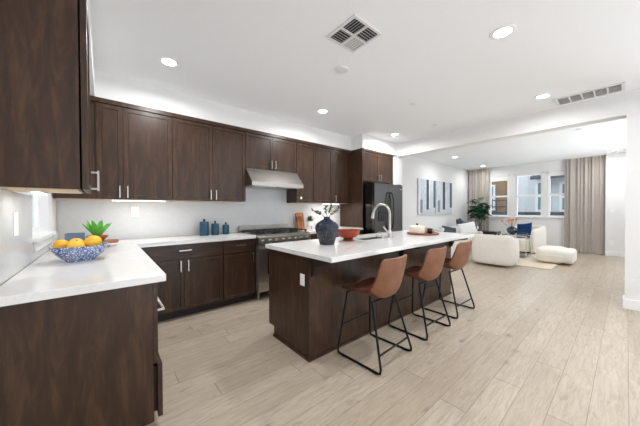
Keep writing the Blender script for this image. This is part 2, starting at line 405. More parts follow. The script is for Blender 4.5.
# backsplash slabs
struct('wall_backsplash', boxes([(.012, 4.255, -.012, -.0005, .9145, 1.387), (1.99, 2.92, -.012, -.0005, 1.387, 1.62), (.0005, .012, -2.29, WL[0] - .03, .9145, 1.37), (.0005, .012, WL[0] - .03, -.0005, .9145, WL[2] - .035)]), 'splash')
def base(name, x0, x1, y0, y1): struct(name, box(x0, x1, y0, y1, .0005, .128, .004), 'trim')
base('baseboard_far', XF - .016, XF - .0005, -3.57, YL - .0005)
base('baseboard_far_return', 10.774, 10.7895, -4.6, -3.575)
base('baseboard_living', XB1 + .0005, XF - .02, YL - .0165, YL - .0005)
base('baseboard_divider', XB0 - .0165, XB0 - .0005, -4.55, -3.92)
base('baseboard_divider_end', XB0 - .016, XB1, -3.9345, -3.919)

# far windows
for i, (y0, y1) in enumerate(WIN):
    w = bpy.data.objects.new('window_%d' % (i + 1), None); COL.objects.link(w); w['kind'] = 'structure'; w.location = (XF, 0, 0)
    f = .045
    ob('window_frame', boxes([(.03, .10, y0 + .001, y0 + f, WZ0 + .001, WZ1 - .001), (.03, .10, y1 - f, y1 - .001, WZ0 + .001, WZ1 - .001), (.03, .10, y0 + f, y1 - f, WZ0 + .001, WZ0 + f), (.03, .10, y0 + f, y1 - f, WZ1 - f, WZ1 - .001)]), 'trim', w)
    ob('meeting_rail', box(.02, .095, y0 + f, y1 - f, 1.68, 1.735, .004), 'trim', w)
    ob('pane', box(.062, .066, y0 + f, y1 - f, WZ0 + f, 1.68), 'glass', w)
    ob('pane', box(.070, .074, y0 + f, y1 - f, 1.735, WZ1 - f), 'glass', w)
    ob('window_sill', box(-.05, .03, y0 - .03, y1 + .03, WZ0 - .025, WZ0 + .0005, .005), 'trim', w)
    if i != 1:
        ob('roller_shade', box(.012, .018, y0 + .01, y1 - .01, 2.24 if i == 0 else 2.28, WZ1 - .002), 'white', w)
    ob('shade_bracket', boxes([(-.02, -.0005, y0 - .03, y0 - .005, WZ1 + .0, WZ1 + .025), (-.02, -.0005, y1 + .005, y1 + .03, WZ1 + .0, WZ1 + .025)]), 'nickel', w)
# left window over the counter
w = bpy.data.objects.new('window_4', None); COL.objects.link(w); w['kind'] = 'structure'
y0, y1, z0, z1 = WL; f = .05
ob('window_frame', boxes([(-.11, -.06, y0 + .001, y0 + f, z0 + .001, z1 - .001), (-.11, -.06, y1 - f, y1 - .001, z0 + .001, z1 - .001), (-.11, -.06, y0 + f, y1 - f, z0 + .001, z0 + f), (-.11, -.06, y0 + f, y1 - f, z1 - f, z1 - .001), (-.10, -.065, -.915, -.865, z0 + f, z1 - f)]), 'trim', w)
ob('pane', box(-.088, -.084, y0 + f, y1 - f, z0 + f, z1 - f), 'glass', w)
ob('window_sill', box(-.06, .045, y0 - .035, y1 + .035, z0 - .03, z0 + .0005, .005), 'trim', w)
ob('window_lock', lathe([(0, 0), (.022, 0), (.022, .012), (.012, .02), (0, .02)], 18), 'steel', w, loc=(-.066, -.89, 1.37), rot=(0, PI / 2, 0), smooth=True)
ob('apron', box(.0125, .024, y0 - .0, y1 + .0, z0 - .10, z0 - .031, .003), 'trim', w)

# ------------------------------------------------------------------ cabinet builders (local frame: x width, -y front, z up)
def shaker(w, h, t=.02, rail=.062, rec=.008):
    """door from (0,0,0) to (w,-t,h), front at y=-t, with a recessed panel"""
    bm = bmesh.new(); add_box(bm, 0, w, -t, 0, 0, h)
    bm.faces.ensure_lookup_table(); bm.normal_update()
    bmesh.ops.recalc_face_normals(bm, faces=list(bm.faces))
    fr = min(bm.faces, key=lambda f: f.calc_center_median().y)
    bmesh.ops.inset_region(bm, faces=[fr], thickness=min(rail, w * .3, h * .32), depth=0)
    r = bmesh.ops.inset_region(bm, faces=[fr], thickness=.004, depth=0)
    for v in fr.verts: v.co.y += rec
    return bm
def pull(L=.13, r=.0052, stand=.03):
    """bar pull along z centred at origin, standing off towards -y"""
    bm = bmesh.new(); add_box(bm, -r, r, -stand - 2 * r, -stand, -L / 2, L / 2)
    for s in (-1, 1): add_box(bm, -r * .9, r * .9, -stand, -.0004, s * L * .40 - r, s * L * .40 + r)
    return bm
PULLS = {}
def add_pull(parent, x, y, z, horiz=False, L=.13):
    return ob('handle', pull(L), 'nickel', parent, loc=(x, y, z), rot=(0, PI / 2 if horiz else 0, 0))
def door(parent, x0, x1, z0, z1, yf, hx=None, hz=None, name='door', horiz=False, L=.13, mat='wood', t=.02):
    d = ob(name, shaker(x1 - x0 - .004, z1 - z0, t), mat, parent, loc=(x0 + .002, yf, z0))
    if hx is not None: add_pull(d, hx - x0 - .002, -t, hz - z0, horiz, L)
    return d
UP0, UP1, UD = 1.388, 2.467, .31

def upper(label, x0, x1, doors, z0=UP0, z1=UP1, depth=UD, loc=(0, 0), rz=0.0, gap=.0005, dt=.02):
    """doors: list of (xa, xb, handle x or None) in local x"""
    t = thing('upper_cabinet', label, 'cabinet', (loc[0], loc[1], z0), rz, 'espresso upper cabinets')
    h = z1 - z0
    ob('carcass', box(x0 + .0006, x1 - .0006, -depth, -.0135, .003, h - .001), 'wood', t)
    ob('underside', box(x0 + .012, x1 - .012, -depth + .012, -.014, 0, .003), 'under', t, )
    for xa, xb, hx in doors:
        door(t, xa, xb, .004, h - .055, -depth - gap, hx, .085, t=dt)
    ob('crown', box(x0 + .0006, x1 - .0006, -depth - .034, -depth - .0005, h - .05, h - .001, .003), 'wood', t)
    return t
G = .035
upper('dark wood two-door upper cabinet in the back corner over the succulent', .012, 1.046, [(.335, .565, .53 + 0), (.565, 1.046, .60)])
upper('dark wood two-door upper cabinet above the teal canisters, left of the range hood', 1.046, 2.0, [(1.048, 1.53, 1.495), (1.53, 1.999, 1.565)])
upper('short dark wood two-door upper cabinet directly over the steel range hood', 2.0, 2.91, [(2.002, 2.456, 2.42), (2.456, 2.908, 2.49)], z0=1.89)
upper('dark wood two-door upper cabinet just right of the range hood, over the cutting boards', 2.91, 3.75, [(2.912, 3.329, None), (3.329, 3.75, None)])
upper('narrow dark wood upper cabinet squeezed between its two-door neighbour and the fridge panel', 3.75, 4.2555, [(3.752, 4.17, 3.80)])
upper('dark wood two-door cabinet set above the black refrigerator', 4.278, 5.284, [(4.282, 4.778, 4.742), (4.778, 5.28, 4.814)], z0=1.835, depth=.61)
# left wall cabinet
UL = -2.12
tl = upper('large dark wood upper cabinet on the left wall, end panel nearest the camera', 0, .42, [(.003, .416, .375)], z0=1.372, loc=(0, UL), rz=PI / 2, depth=.297, gap=.008, dt=.025)
ob('end_frame', boxes([(-.004, -.0002, -.297, -.275, .003, UP1 - 1.372 - .001)], 0), 'wood', tl)
# white note on the door right of the hood
tag(ob('paper_tag', box(2.985, 3.02, -.3335, -.3315, 1.452, 1.492), 'white'), 'small square white tag stuck on the upper cabinet door right of the hood', 'tag')

# tall panel beside the fridge
tag(ob('fridge_side_panel', box(4.2565, 4.277, -.63, -.0135, .0005, UP1, .001), 'wood'), 'tall narrow dark wood side panel left of the black refrigerator', 'panel')

def base_cab(label, x0, x1, fronts, loc=(0, 0), rz=0.0, depth=.60, toe=.06, endkick=0.0):
    """fronts: (kind, xa, xb, za, zb, handle (x, z, horizontal) or None)"""
    t = thing('base_cabinet', label, 'cabinet', (loc[0], loc[1], 0), rz, 'espresso base cabinets')
    ob('carcass', box(x0 + .0006, x1 - .0006, -depth, -.0135, .10, .8735), 'wood', t)
    ob('toe_kick', box(x0 + .001 + endkick, x1 - .001, -depth + toe, -.014, .0005, .0995), 'kick', t)
    for kind, xa, xb, za, zb, hd in fronts:
        d = ob(kind, shaker(xb - xa - .004, zb - za - .004, rail=.055 if kind == 'door' else .0 + .03, rec=.008 if kind == 'door' else .0), 'wood' if kind == 'door' else 'woodx', t, loc=(xa + .002, -depth - .0005, za + .002))
        if hd: add_pull(d, hd[0] - xa - .002, -.02, hd[1] - za - .002, hd[2])
    return t
base_cab('dark wood back-run base cabinet with one wide drawer over two doors, near the counter corner', .632, 1.563,
         [('drawer', .66, 1.55, .70, .868, (1.115, .80, True)), ('door', .66, 1.105, .105, .695, (1.065, .62, False)), ('door', 1.105, 1.55, .105, .695, (1.145, .62, False))])
base_cab('narrow dark wood base cabinet with one drawer and one door, left beside the range', 1.563, 2.003,
         [('drawer', 1.566, 2.0, .70, .868, (1.785, .80, True)), ('door', 1.566, 2.0, .105, .695, (1.955, .62, False))])
base_cab('dark wood base cabinet between the range and the fridge panel', 2.913, 4.2555,
         [('drawer', 2.916, 3.58, .70, .868, (3.25, .80, True)), ('drawer', 3.58, 4.253, .70, .868, (3.92, .80, True)), ('door', 2.916, 3.58, .105, .695, (3.53, .62, False)), ('door', 3.58, 4.253, .105, .695, (3.63, .62, False))])
t = thing('base_cabinet', 'dark wood drawer base cabinet with the big bare end panel closest to the camera', 'cabinet', (0, -2.275, 0), PI / 2, 'espresso base cabinets')
ob('carcass', box(.0195, .899, -.575, -.0135, .10, .8735), 'wood', t); ob('end_panel', box(0, .019, -.590, -.0135, .10, .8735, .001), 'wood', t)
ob('edge_trim', box(-.003, -.0002, -.585, -.0135, .1005, .112), 'wood', t)
ob('toe_kick', box(.06, .899, -.515, -.014, .0005, .0995), 'kick', t)
for za, zb, yo in ((.415, .868, -.592), (.108, .405, -.612)):
    d = ob('drawer', shaker(.88, zb - za, .022, .03, .0), 'woodx', t, loc=(.012, yo, za))
    ob('runner', box(.03, .85, .0003, -.5755 - yo - .0003, .02, zb - za - .02), 'kick', d)
    if za > .2:
        bm = bmesh.new(); hz = .26
        add_box(bm, .10, .78, -.072, -.060, hz - .006, hz + .006)
        for xx in (.106, .774): add_box(bm, xx - .006, xx + .006, -.060, -.0225, hz - .0058, hz + .0058)
        ob('handle', bm, 'nickel', d)
base_cab('dark wood base cabinet under the left window, behind the drawer cabinet', .90, 1.655,
         [('drawer', .903, 1.63, .70, .868, (1.27, .80, True)), ('door', .903, 1.63, .105, .695, (.95, .62, False))], loc=(0, -2.275), rz=PI / 2)

# ------------------------------------------------------------------ countertops
tag(ob('countertop', bev(prism([(.0125, -2.31), (.65, -2.31), (.65, -.65), (2.004, -.65), (2.004, -.0125), (.0125, -.0125)], .874, .914, 'z'), .004), 'quartz'), 'white quartz L-shaped countertop along the left and back walls', 'countertop')
tag(ob('countertop', box(2.912, 4.2555, -.65, -.0125, .874, .914, .004), 'quartz'), 'short white quartz countertop between the range and the fridge panel', 'countertop')
IX0, IX1, IY0, IY1 = 1.662, 4.42, -2.556, -1.546
SK = (2.70, 3.38, -2.0, -1.635)
def ring_slab(o, h, z0, z1):
    bm = bmesh.new()
    def q(x0, x1, y0, y1, z): return [bm.verts.new(p) for p in ((x0, y0, z), (x1, y0, z), (x1, y1, z), (x0, y1, z))]
    A, B, C, D = q(*o, z0), q(*o, z1), q(*h, z0), q(*h, z1)
    for i in range(4):
        j = (i + 1) % 4
        bm.faces.new((A[i], A[j], B[j], B[i])); bm.faces.new((C[i], C[j], D[j], D[i]))
        bm.faces.new((B[i], B[j], D[j], D[i])); bm.faces.new((A[i], A[j], C[j], C[i]))
    return bm
tag(ob('countertop', bev(ring_slab((IX0, IX1, IY0, IY1), SK, .874, .914), .003), 'quartz'), 'long white quartz island countertop with an undermount sink cutout', 'countertop')
# island body
t = thing('kitchen_island', 'dark wood kitchen island body behind the leather stools', 'island', (1.69, -1.91, 0))
bx0, bx1, by0, by1 = 0.0, 2.69, -.34, .34
ob('carcass', boxes([(.022, SK[0] - 1.69 - .03, by0 + .02, by1 - .022, .10, .873), (SK[1] - 1.69 + .03, bx1 - .022, by0 + .02, by1 - .022, .10, .873), (SK[0] - 1.69 - .03, SK[1] - 1.69 + .03, by0 + .02, by1 - .022, .10, .60)]), 'wood', t)
for xa in (0, bx1 - .0215):
    ob('end_panel', prism([(by0, .0005), (by1 - .10, .0005), (by1 - .10, .10), (by1, .10), (by1, .873), (by0, .873)], xa, xa + .0215), 'wood', t)
ob('toe_kick', box(.03, bx1 - .03, by0 + .03, by1 - .10, .0005, .0995), 'kick', t)
ob('back_panel', box(.022, bx1 - .022, by0, by0 + .0195, .0005, .873), 'wood', t)
for xs in (.90, 1.79): ob('panel_batten', box(xs - .004, xs + .004, by0 - .0015, by0 - .0001, .03, .873), 'kick', t)
ob('base_shoe', boxes([(-.012, -.0003, by0 - .012, by1 - .10, .0005, .022), (-.0003, bx1 + .012, by0 - .012, by0 - .0003, .0005, .022), (bx1 + .0003, bx1 + .012, by0, by1 - .10, .0005, .022)]), 'wood', t)
for k, xa in enumerate((.02, 1.335, 2.63)):
    ob('corbel', prism([(by0 - .0003, .872), (by0 - .24, .872), (by0 - .24, .835), (by0 - .06, .80), (by0 - .03, .72), (by0 - .0003, .70)], xa, xa + .045), 'kick', t)
for k in range(3):
    xa = .03 + k * .885
    for s in (0, 1):
        d = ob('door', shaker(.43, .575), 'wood', t, loc=(xa + .435 * (s + 1) + .003, by1 - .0215, .108), rot=(0, 0, PI))
        add_pull(d, .38 if s == 1 else .05, -.02, .50)
# sink
t = thing('sink', 'stainless undermount sink sunk into the island countertop', 'sink', ((SK[0] + SK[1]) / 2, (SK[2] + SK[3]) / 2, .66))
hw, hd = (SK[1] - SK[0]) / 2 + .012, (SK[3] - SK[2]) / 2 + .012
bm = bmesh.new(); add_box(bm, -hw, hw, -hd, hd, 0, .2133); bm.faces.ensure_lookup_table()
bmesh.ops.recalc_face_normals(bm, faces=list(bm.faces)); top = max(bm.faces, key=lambda f: f.calc_center_median().z)
bmesh.ops.inset_region(bm, faces=[top], thickness=.012)
r = bmesh.ops.extrude_face_region(bm, geom=[top]); bmesh.ops.delete(bm, geom=[top], context='FACES')
for v in [e for e in r['geom'] if isinstance(e, bmesh.types.BMVert)]: v.co.z = .012
ob('basin', bm, 'steel', t); ob('drain', lathe([(0, 0), (.045, 0), (.045, .004), (.03, .002), (0, .002)], 24), 'chrome', t, loc=(0, 0, .0125), smooth=True)
# faucet
t = thing('kitchen_faucet', 'tall brushed nickel gooseneck faucet standing behind the island sink', 'faucet', (3.06, -2.085, .914))
pts = [(0, 0, .05), (0, 0, .30)]
for k in range(1, 13):
    a = PI * k / 12 * .93
    pts.append((-.0 - .02 * (k / 12), .115 - .115 * math.cos(a), .30 + .115 * math.sin(a)))
e = pts[-1]; 
ob('base', lathe([(0, 0), (.03, 0), (.03, .006), (.024, .012), (.022, .09), (.016, .10), (0, .10)], 24), 'nickel', t, smooth=True)
ob('spout', tube(pts, .0158, 14), 'nickel', t, smooth=True)
ob('spray_head', tube([e, (e[0] - .002, e[1] + .008, e[2] - .03), (e[0] - .004, e[1] + .016, e[2] - .085)], [.0158, .019, .021], 14), 'nickel', t, smooth=True)
ob('lever', tube([(-.018, .0, .07), (-.04, .005, .085), (-.10, .012, .14)], [.011, .009, .007], 10), 'nickel', t, smooth=True)
t = thing('soap_dispenser', 'small nickel soap dispenser left of the gooseneck faucet', 'dispenser', (2.93, -2.075, .914))
ob('base', lathe([(0, 0), (.02, 0), (.02, .006), (.012, .012), (.012, .05), (0, .05)], 20), 'nickel', t, smooth=True)
ob('nozzle', tube([(0, 0, .05), (0, .0, .075), (0, .04, .078), (0, .075, .068)], .007, 10), 'nickel', t, smooth=True)

# ------------------------------------------------------------------ outlets
def outlet(label, loc, rz, w=.075, h=.118, kind='outlet', cat='outlet', n=1):
    t = thing(kind, label, cat, loc, rz)
    ob('cover_plate', box(-w / 2, w / 2, -.006, -.0003, -h / 2, h / 2, .002), 'white', t)
    for i in range(n):
        xo = (i - (n - 1) / 2) * .046
        if kind == 'light_switch': ob('rocker', box(xo - .016, xo + .016, -.009, -.0062, -.033, .033, .0015), 'white', t)
        else: ob('receptacle', boxes([(xo - .016, xo + .016, -.008, -.0062, z - .014, z + .014) for z in (-.02, .02)], .001), 'white', t)
    return t
outlet('white outlet plate on the backsplash beneath the lit corner cabinet', (.69, -.0125, 1.25), 0, .08)
outlet('white outlet set into the dark end panel of the island', (1.6895, -2.16, .666), -PI / 2, .062, .10)
outlet('white wall switch on the left backsplash under the nearest upper cabinet', (.0125, -1.76, 1.19), PI / 2, .08, .13, 'light_switch', 'switch')
outlet('white switch on the far right living room wall beside the curtain', (10.7895, -3.70, 1.22), -PI / 2, .08, .12, 'light_switch', 'switch')
outlet('white low outlet above the baseboard on the far right living room wall', (10.7895, -3.70, .36), -PI / 2)

# ------------------------------------------------------------------ range and hood
t = thing('range_hood', 'slanted stainless range hood under the short cabinet', 'hood', (2.0, 0, 1.62))
ob('shell', prism([(-.0135, .2685), (-.335, .2685), (-.53, .055), (-.53, 0), (-.0135, 0)], .004, .906), 'steel', t)
ob('filter', boxes([(.06, .43, -.49, -.08, -.006, -.0003), (.47, .85, -.49, -.08, -.006, -.0003)]), 'nickel', t)
t = thing('gas_range', 'wide stainless gas range with black grates between the back counters', 'range', (2.005, -.02, 0))
RW = .90
ob('body', box(.0, RW, -.63, 0, .12, .90), 'steel', t)
ob('cooktop', box(.0, RW, -.665, 0, .9005, .918, .003), 'steel', t)
ob('control_panel', prism([(-.6305, .9), (-.667, .9), (-.70, .88), (-.70, .785), (-.6305, .785)], 0, RW), 'steel', t)
dr = ob('oven_door', box(.006, RW - .006, -.675, -.631, .275, .778, .004), 'steel', t)
ob('window', box(.15, RW - .15, -.6785, -.6755, .36, .66), 'blackgl', dr)
ob('handle', boxes([(.05, RW - .05, -.735, -.715, .715, .737), (.08, .10, -.715, -.6755, .717, .735), (RW - .10, RW - .08, -.715, -.6755, .717, .735)]), 'nickel', dr)
ob('bottom_drawer', box(.006, RW - .006, -.675, -.631, .125, .268, .004), 'steel', t)
for i in range(8):
    x = .07 + i * (RW - .14) / 7
    k = ob('knob', lathe([(0, 0), (.027, 0), (.026, .006), (.02, .01), (.018, .035), (0, .036)], 18), 'steel', t, loc=(x, -.7002, .832), rot=(PI / 2, 0, 0), smooth=True)
for i in range(3):
    x0 = .02 + i * .29
    bm = bmesh.new()
    for yy in (-.60, -.44, -.29, -.13): add_box(bm, x0, x0 + .28, yy - .008, yy + .008, .942, .958)
    for xx in (x0 + .008, x0 + .10, x0 + .18, x0 + .272): add_box(bm, xx - .008, xx + .008, -.62, -.11, .940, .956)
    for xx in (x0 + .008, x0 + .272):
        for yy in (-.60, -.13): add_box(bm, xx - .01, xx + .01, yy - .01, yy + .01, .9185, .942)
    g = ob('grate', bm, 'iron', t)
    for yy in (-.48, -.24): ob('burner', lathe([(0, 0), (.05, 0), (.05, .008), (.034, .014), (.034, .02), (0, .02)], 20), 'iron', g, loc=(x0 + .14, yy, .9185), smooth=True)
ob('backguard', box(.0, RW, -.055, 0, .9185, 1.02, .004), 'steel', t)
for x in (.04, RW - .04):
    for y in (-.60, -.05): ob('leg', lathe([(0, 0), (.02, 0), (.02, .02), (.016, .03), (.016, .1195), (0, .1195)], 14, (x, y, .0005)), 'steel', t, smooth=True)

# ------------------------------------------------------------------ refrigerator
t = thing('refrigerator', 'black stainless french-door refrigerator at the end of the kitchen wall', 'refrigerator', (4.31, 0, 0))
FW = .945
ob('cabinet_body', box(0, FW, -.80, -.03, .04, 1.775), 'blackgl', t)
for s in (0, 1):
    x0 = .003 + s * (FW / 2); d = ob('door', box(x0, x0 + FW / 2 - .006, -.885, -.803, .76, 1.775, .008, 3), 'blksteel', t)
    hx = FW / 2 + (.045 if s else -.045)
    hp = [(hx, -.8855, .86), (hx, -.92, .89), (hx, -.945, 1.0), (hx, -.952, 1.2), (hx, -.945, 1.45), (hx, -.92, 1.58), (hx, -.8855, 1.61)]
    ob('handle', tube(hp, .013, 12), 'blackgl', d, smooth=True)
    if s == 0:
        dp = ob('water_dispenser', box(.10, .30, -.8885, -.8855, 1.05, 1.38), 'blackgl', d)
        ob('dispenser_recess', box(.12, .28, -.892, -.889, 1.07, 1.22), 'ventdark', dp)
    else: ob('badge', box(FW - .10, FW - .05, -.887, -.8855, 1.68, 1.69), 'white', d)
fd = ob('freezer_drawer', box(.003, FW - .003, -.885, -.803, .08, .75, .008, 3), 'blksteel', t)
ob('handle', tube([(.08, -.8855, .66), (.11, -.925, .66), (.30, -.94, .66), (FW - .30, -.94, .66), (FW - .11, -.925, .66), (FW - .08, -.8855, .66)], .013, 12), 'blackgl', fd, smooth=True)
ob('hinge_cover', boxes([(.02, .12, -.86, -.78, 1.7755, 1.79), (FW - .12, FW - .02, -.86, -.78, 1.7755, 1.79)], .003), 'blackgl', t)
for x in (.06, FW - .06):
    for y in (-.74, -.09): ob('foot', lathe([(0, 0), (.022, 0), (.022, .012), (.014, .018), (.014, .0395), (0, .0395)], 14, (x, y, .0005)), 'black', t, smooth=True)

# ------------------------------------------------------------------ under cabinet lights
def strip(label, loc, L, rz, watts):
    t = thing('under_cabinet_light', label, 'light', loc, rz, 'under-cabinet lights')
    ob('housing', box(-L / 2, L / 2, -.02, .02, -.010, -.0005), 'white', t)
    ob('lens', box(-L / 2 + .005, L / 2 - .005, -.016, .016, -.013, -.0102), 'strip', t)
    area('lamp', (0, 0, -.016), (0, 0, 0), L - .02, .03, watts, (1, .95, .88), t)
strip('long lit under-cabinet strip light above the back corner counter', (.72, -.27, UP0 - .0005), .52, 0, .9)
strip('lit under-cabinet strip light beneath the cabinets right of the range', (3.78, -.24, UP0 - .0005), .42, 0, 2.2)
strip('lit under-cabinet strip light beneath the nearest left wall cabinet', (.12, -1.86, 1.3715), .24, PI / 2, .3)

# ------------------------------------------------------------------ ceiling fittings
def can(label, x, y, watts=CAN_W):
    t = thing('recessed_light', label, 'light', (x, y, CZ), 0, 'recessed ceiling lights')
    ob('trim_ring', lathe([(.062, -.0005), (.092, -.0005), (.092, -.004), (.080, -.009), (.064, -.006), (.062, -.0005)], 32), 'trim', t, smooth=True)
    ob('lens', lathe([(0, -.0005), (.0615, -.0005), (.0615, -.004), (0, -.005)], 32), 'lens', t, smooth=True)
    area('lamp', (0, 0, -.012), (0, 0, 0), .12, .12, watts, (1, .995, .99), t, 'DISK').data.spread = 2.95
can('round recessed ceiling light nearest the left wall cabinet', .904, -1.01)
can('round recessed ceiling light in front of the range hood, left of the beam end', 2.914, -1.01)
can('round recessed ceiling light in front of the refrigerator corner', 4.78, -1.01)
can('largest round recessed ceiling light, in the open ceiling right of the square vent', 2.95, -3.27)
can('round recessed ceiling light at the end of the long slotted vent', 4.80, -3.23, 8.0)
can('recessed living room ceiling light above the paintings wall', 8.0, -.82, LIV_W)
can('recessed living room ceiling light in the far left corner near the left curtain', 10.3, -.79, LIV_W)
can('nearer of the two recessed living room lights by the right wall', 8.15, -3.78, LIV_W)
can('farther of the two recessed living room lights by the right wall', 10.2, -3.75, LIV_W)
for x, y in ((.9, -3.27), (.9, -5.3), (2.95, -5.3), (4.8, -5.3)):  # out-of-view cans added to the room's overall light
    can('unseen recessed ceiling light added over the dining end behind the camera', x, y, 5.0)

t = thing('ceiling_vent', 'square four-way white ceiling vent with dark louvres', 'vent', (2.02, -2.452, CZ))
ob('frame', boxes([(-.168, .168, -.168, -.145, -.012, -.0005), (-.168, .168, .145, .168, -.012, -.0005), (-.168, -.145, -.145, .145, -.012, -.0005), (.145, .168, -.145, .145, -.012, -.0005), (-.008, .008, -.145, .145, -.012, -.0005), (-.145, .145, -.008, .008, -.0118, -.0006)]), 'sensor', t)
ob('cavity', box(-.145, .145, -.145, .145, -.002, -.0004), 'ventdark', t)
bm = bmesh.new()
for qx, qy, ax, sg in ((-1, 1, 'y', 1), (1, -1, 'y', 1), (-1, -1, 'x', -1), (1, 1, 'x', 1)):
    for k in range(5):
        o_ = .02 + k * .026
        rot = Matrix.Rotation(.7 * sg, 4, 'X' if ax == 'y' else 'Y')
        cx, cy = qx * .0765, qy * .0765
        if ax == 'y': m = Matrix.Translation((cx, qy * (o_ + .0), -.008)) @ rot; add_box(bm, -.066, .066, -.0075, .0075, -.0008, .0008, m)
        else: m = Matrix.Translation((qx * o_, cy, -.008)) @ rot; add_box(bm, -.0075, .0075, -.066, .066, -.0008, .0008, m)
ob('louvres', bm, 'sensor', t)

t = thing('ceiling_vent', 'long slotted white return vent beside the beam at upper right', 'vent', (5.19, -3.615, CZ))
hw, hl = .165, .31
fr = [(-hw, hw, -hl, -hl + .03, -.012, -.0005), (-hw, hw, hl - .03, hl, -.012, -.0005), (-hw, -hw + .03, -hl + .03, hl - .03, -.012, -.0005), (hw - .03, hw, -hl + .03, hl - .03, -.012, -.0005)]
for k in range(1, 5):
    y = -hl + .03 + k * (2 * hl - .06) / 5; fr.append((-hw + .03, hw - .03, y - .008, y + .008, -.012, -.0005))
ob('frame', boxes(fr), 'sensor', t)
ob('cavity', box(-hw + .03, hw - .03, -hl + .03, hl - .03, -.002, -.0004), 'ventgrey', t)
bm = bmesh.new()
for k in range(14):
    x = -hw + .04 + k * (2 * hw - .08) / 13
    add_box(bm, -.009, .009, -hl + .03, hl - .03, -.0007, .0007, Matrix.Translation((x, 0, -.0075)) @ Matrix.Rotation(-.45, 4, 'Y'))
ob('louvres', bm, 'sensor', t)

tag(ob('smoke_detector', lathe([(0, -.022), (.055, -.022), (.066, -.017), (.07, -.006), (.07, -.0005), (0, -.0005)], 28), 'sensor', loc=(2.318, -2.014, CZ), smooth=True), 'round white smoke detector on the ceiling beside the square vent', 'detector')
def sprinkler(label, x, y):
    tag(ob('sprinkler_cover', lathe([(0, -.010), (.036, -.010), (.042, -.006), (.042, -.0005), (0, -.0005)], 24), 'sensor', loc=(x, y, CZ), smooth=True), label, 'sprinkler cover', 'sprinkler covers')
sprinkler('small flat sprinkler cover on the kitchen ceiling, farther out from the beam', 3.718, -2.012)
sprinkler('small flat sprinkler cover on the kitchen ceiling close to the beam', 4.84, -1.78)
sprinkler('small flat sprinkler cover on the living room ceiling just past the beam, near the fridge', 6.707, -.42)
sprinkler('small flat sprinkler cover on the living room ceiling over the pouf side', 7.126, -3.37)

# ------------------------------------------------------------------ bar stools
def catmull(P, n):
    out = []; Q = [P[0]] + list(P) + [P[-1]]
    for i in range(1, len(Q) - 2):
        for k in range(n):
            t_ = k / n; a, b, c, d = (Vector(q) for q in (Q[i - 1], Q[i], Q[i + 1], Q[i + 2]))
            out.append(.5 * ((2 * b) + (c - a) * t_ + (2 * a - 5 * b + 4 * c - d) * t_ ** 2 + (3 * b - a - 3 * c + d) * t_ ** 3))
    out.append(Vector(P[-1])); return out
def shell_grid():
    # columns: (y, z, half width, side lift towards the sitter) from the seat front edge to the top of the back
    ctrl = [(.205, .552, .170, .004), (.19, .572, .205, .012), (.10, .568, .215, .03), (0, .552, .218, .05), (-.09, .538, .216, .075), (-.150, .546, .212, .095), (-.187, .595, .208, .085), (-.210, .67, .204, .066), (-.230, .77, .196, .05), (-.243, .848, .182, .04), (-.247, .876, .150, .03)]
    c = catmull([(*p[:3],) for p in ctrl], 4); l = catmull([(p[3], 0, 0) for p in ctrl], 4)
    nr = len(c); nt = 16; g = []
    for i in range(nr):
        a = c[max(0, i - 1)]; b = c[min(nr - 1, i + 1)]; tn = Vector((0, b.x - a.x, b.y - a.y)).normalized()
        nm = Vector((0, tn.z, -tn.y))                       # towards the sitter
        if nm.z < 0 and abs(nm.z) > abs(nm.y): nm = -nm
        if i > nr * .5 and nm.y < 0: nm = -nm
        row = []
        for j in range(nt + 1):
            u = -1 + 2 * j / nt
            p = Vector((u * c[i].z, c[i].x, c[i].y)) + nm * (l[i].x * abs(u) ** 2.6)
            row.append(p)
        g.append(row)
    return g
def grid_mesh(g, th):
    bm = bmesh.new(); nr, nt = len(g), len(g[0])
    def nrm(i, j):
        a = g[min(nr - 1, i + 1)][j] - g[max(0, i - 1)][j]; b = g[i][min(nt - 1, j + 1)] - g[i][max(0, j - 1)]
        return b.cross(a).normalized()
    T = [[bm.verts.new(g[i][j] + nrm(i, j) * th / 2) for j in range(nt)] for i in range(nr)]
    B = [[bm.verts.new(g[i][j] - nrm(i, j) * th / 2) for j in range(nt)] for i in range(nr)]
    for i in range(nr - 1):
        for j in range(nt - 1):
            bm.faces.new((T[i][j], T[i][j + 1], T[i + 1][j + 1], T[i + 1][j])); bm.faces.new((B[i][j], B[i + 1][j], B[i + 1][j + 1], B[i][j + 1]))
    for i in range(nr - 1):
        for j in (0, nt - 1): bm.faces.new((T[i][j], T[i + 1][j], B[i + 1][j], B[i][j]))
    for j in range(nt - 1):
        for i in (0, nr - 1): bm.faces.new((T[i][j], T[i][j + 1], B[i][j + 1], B[i][j]))
    return bm
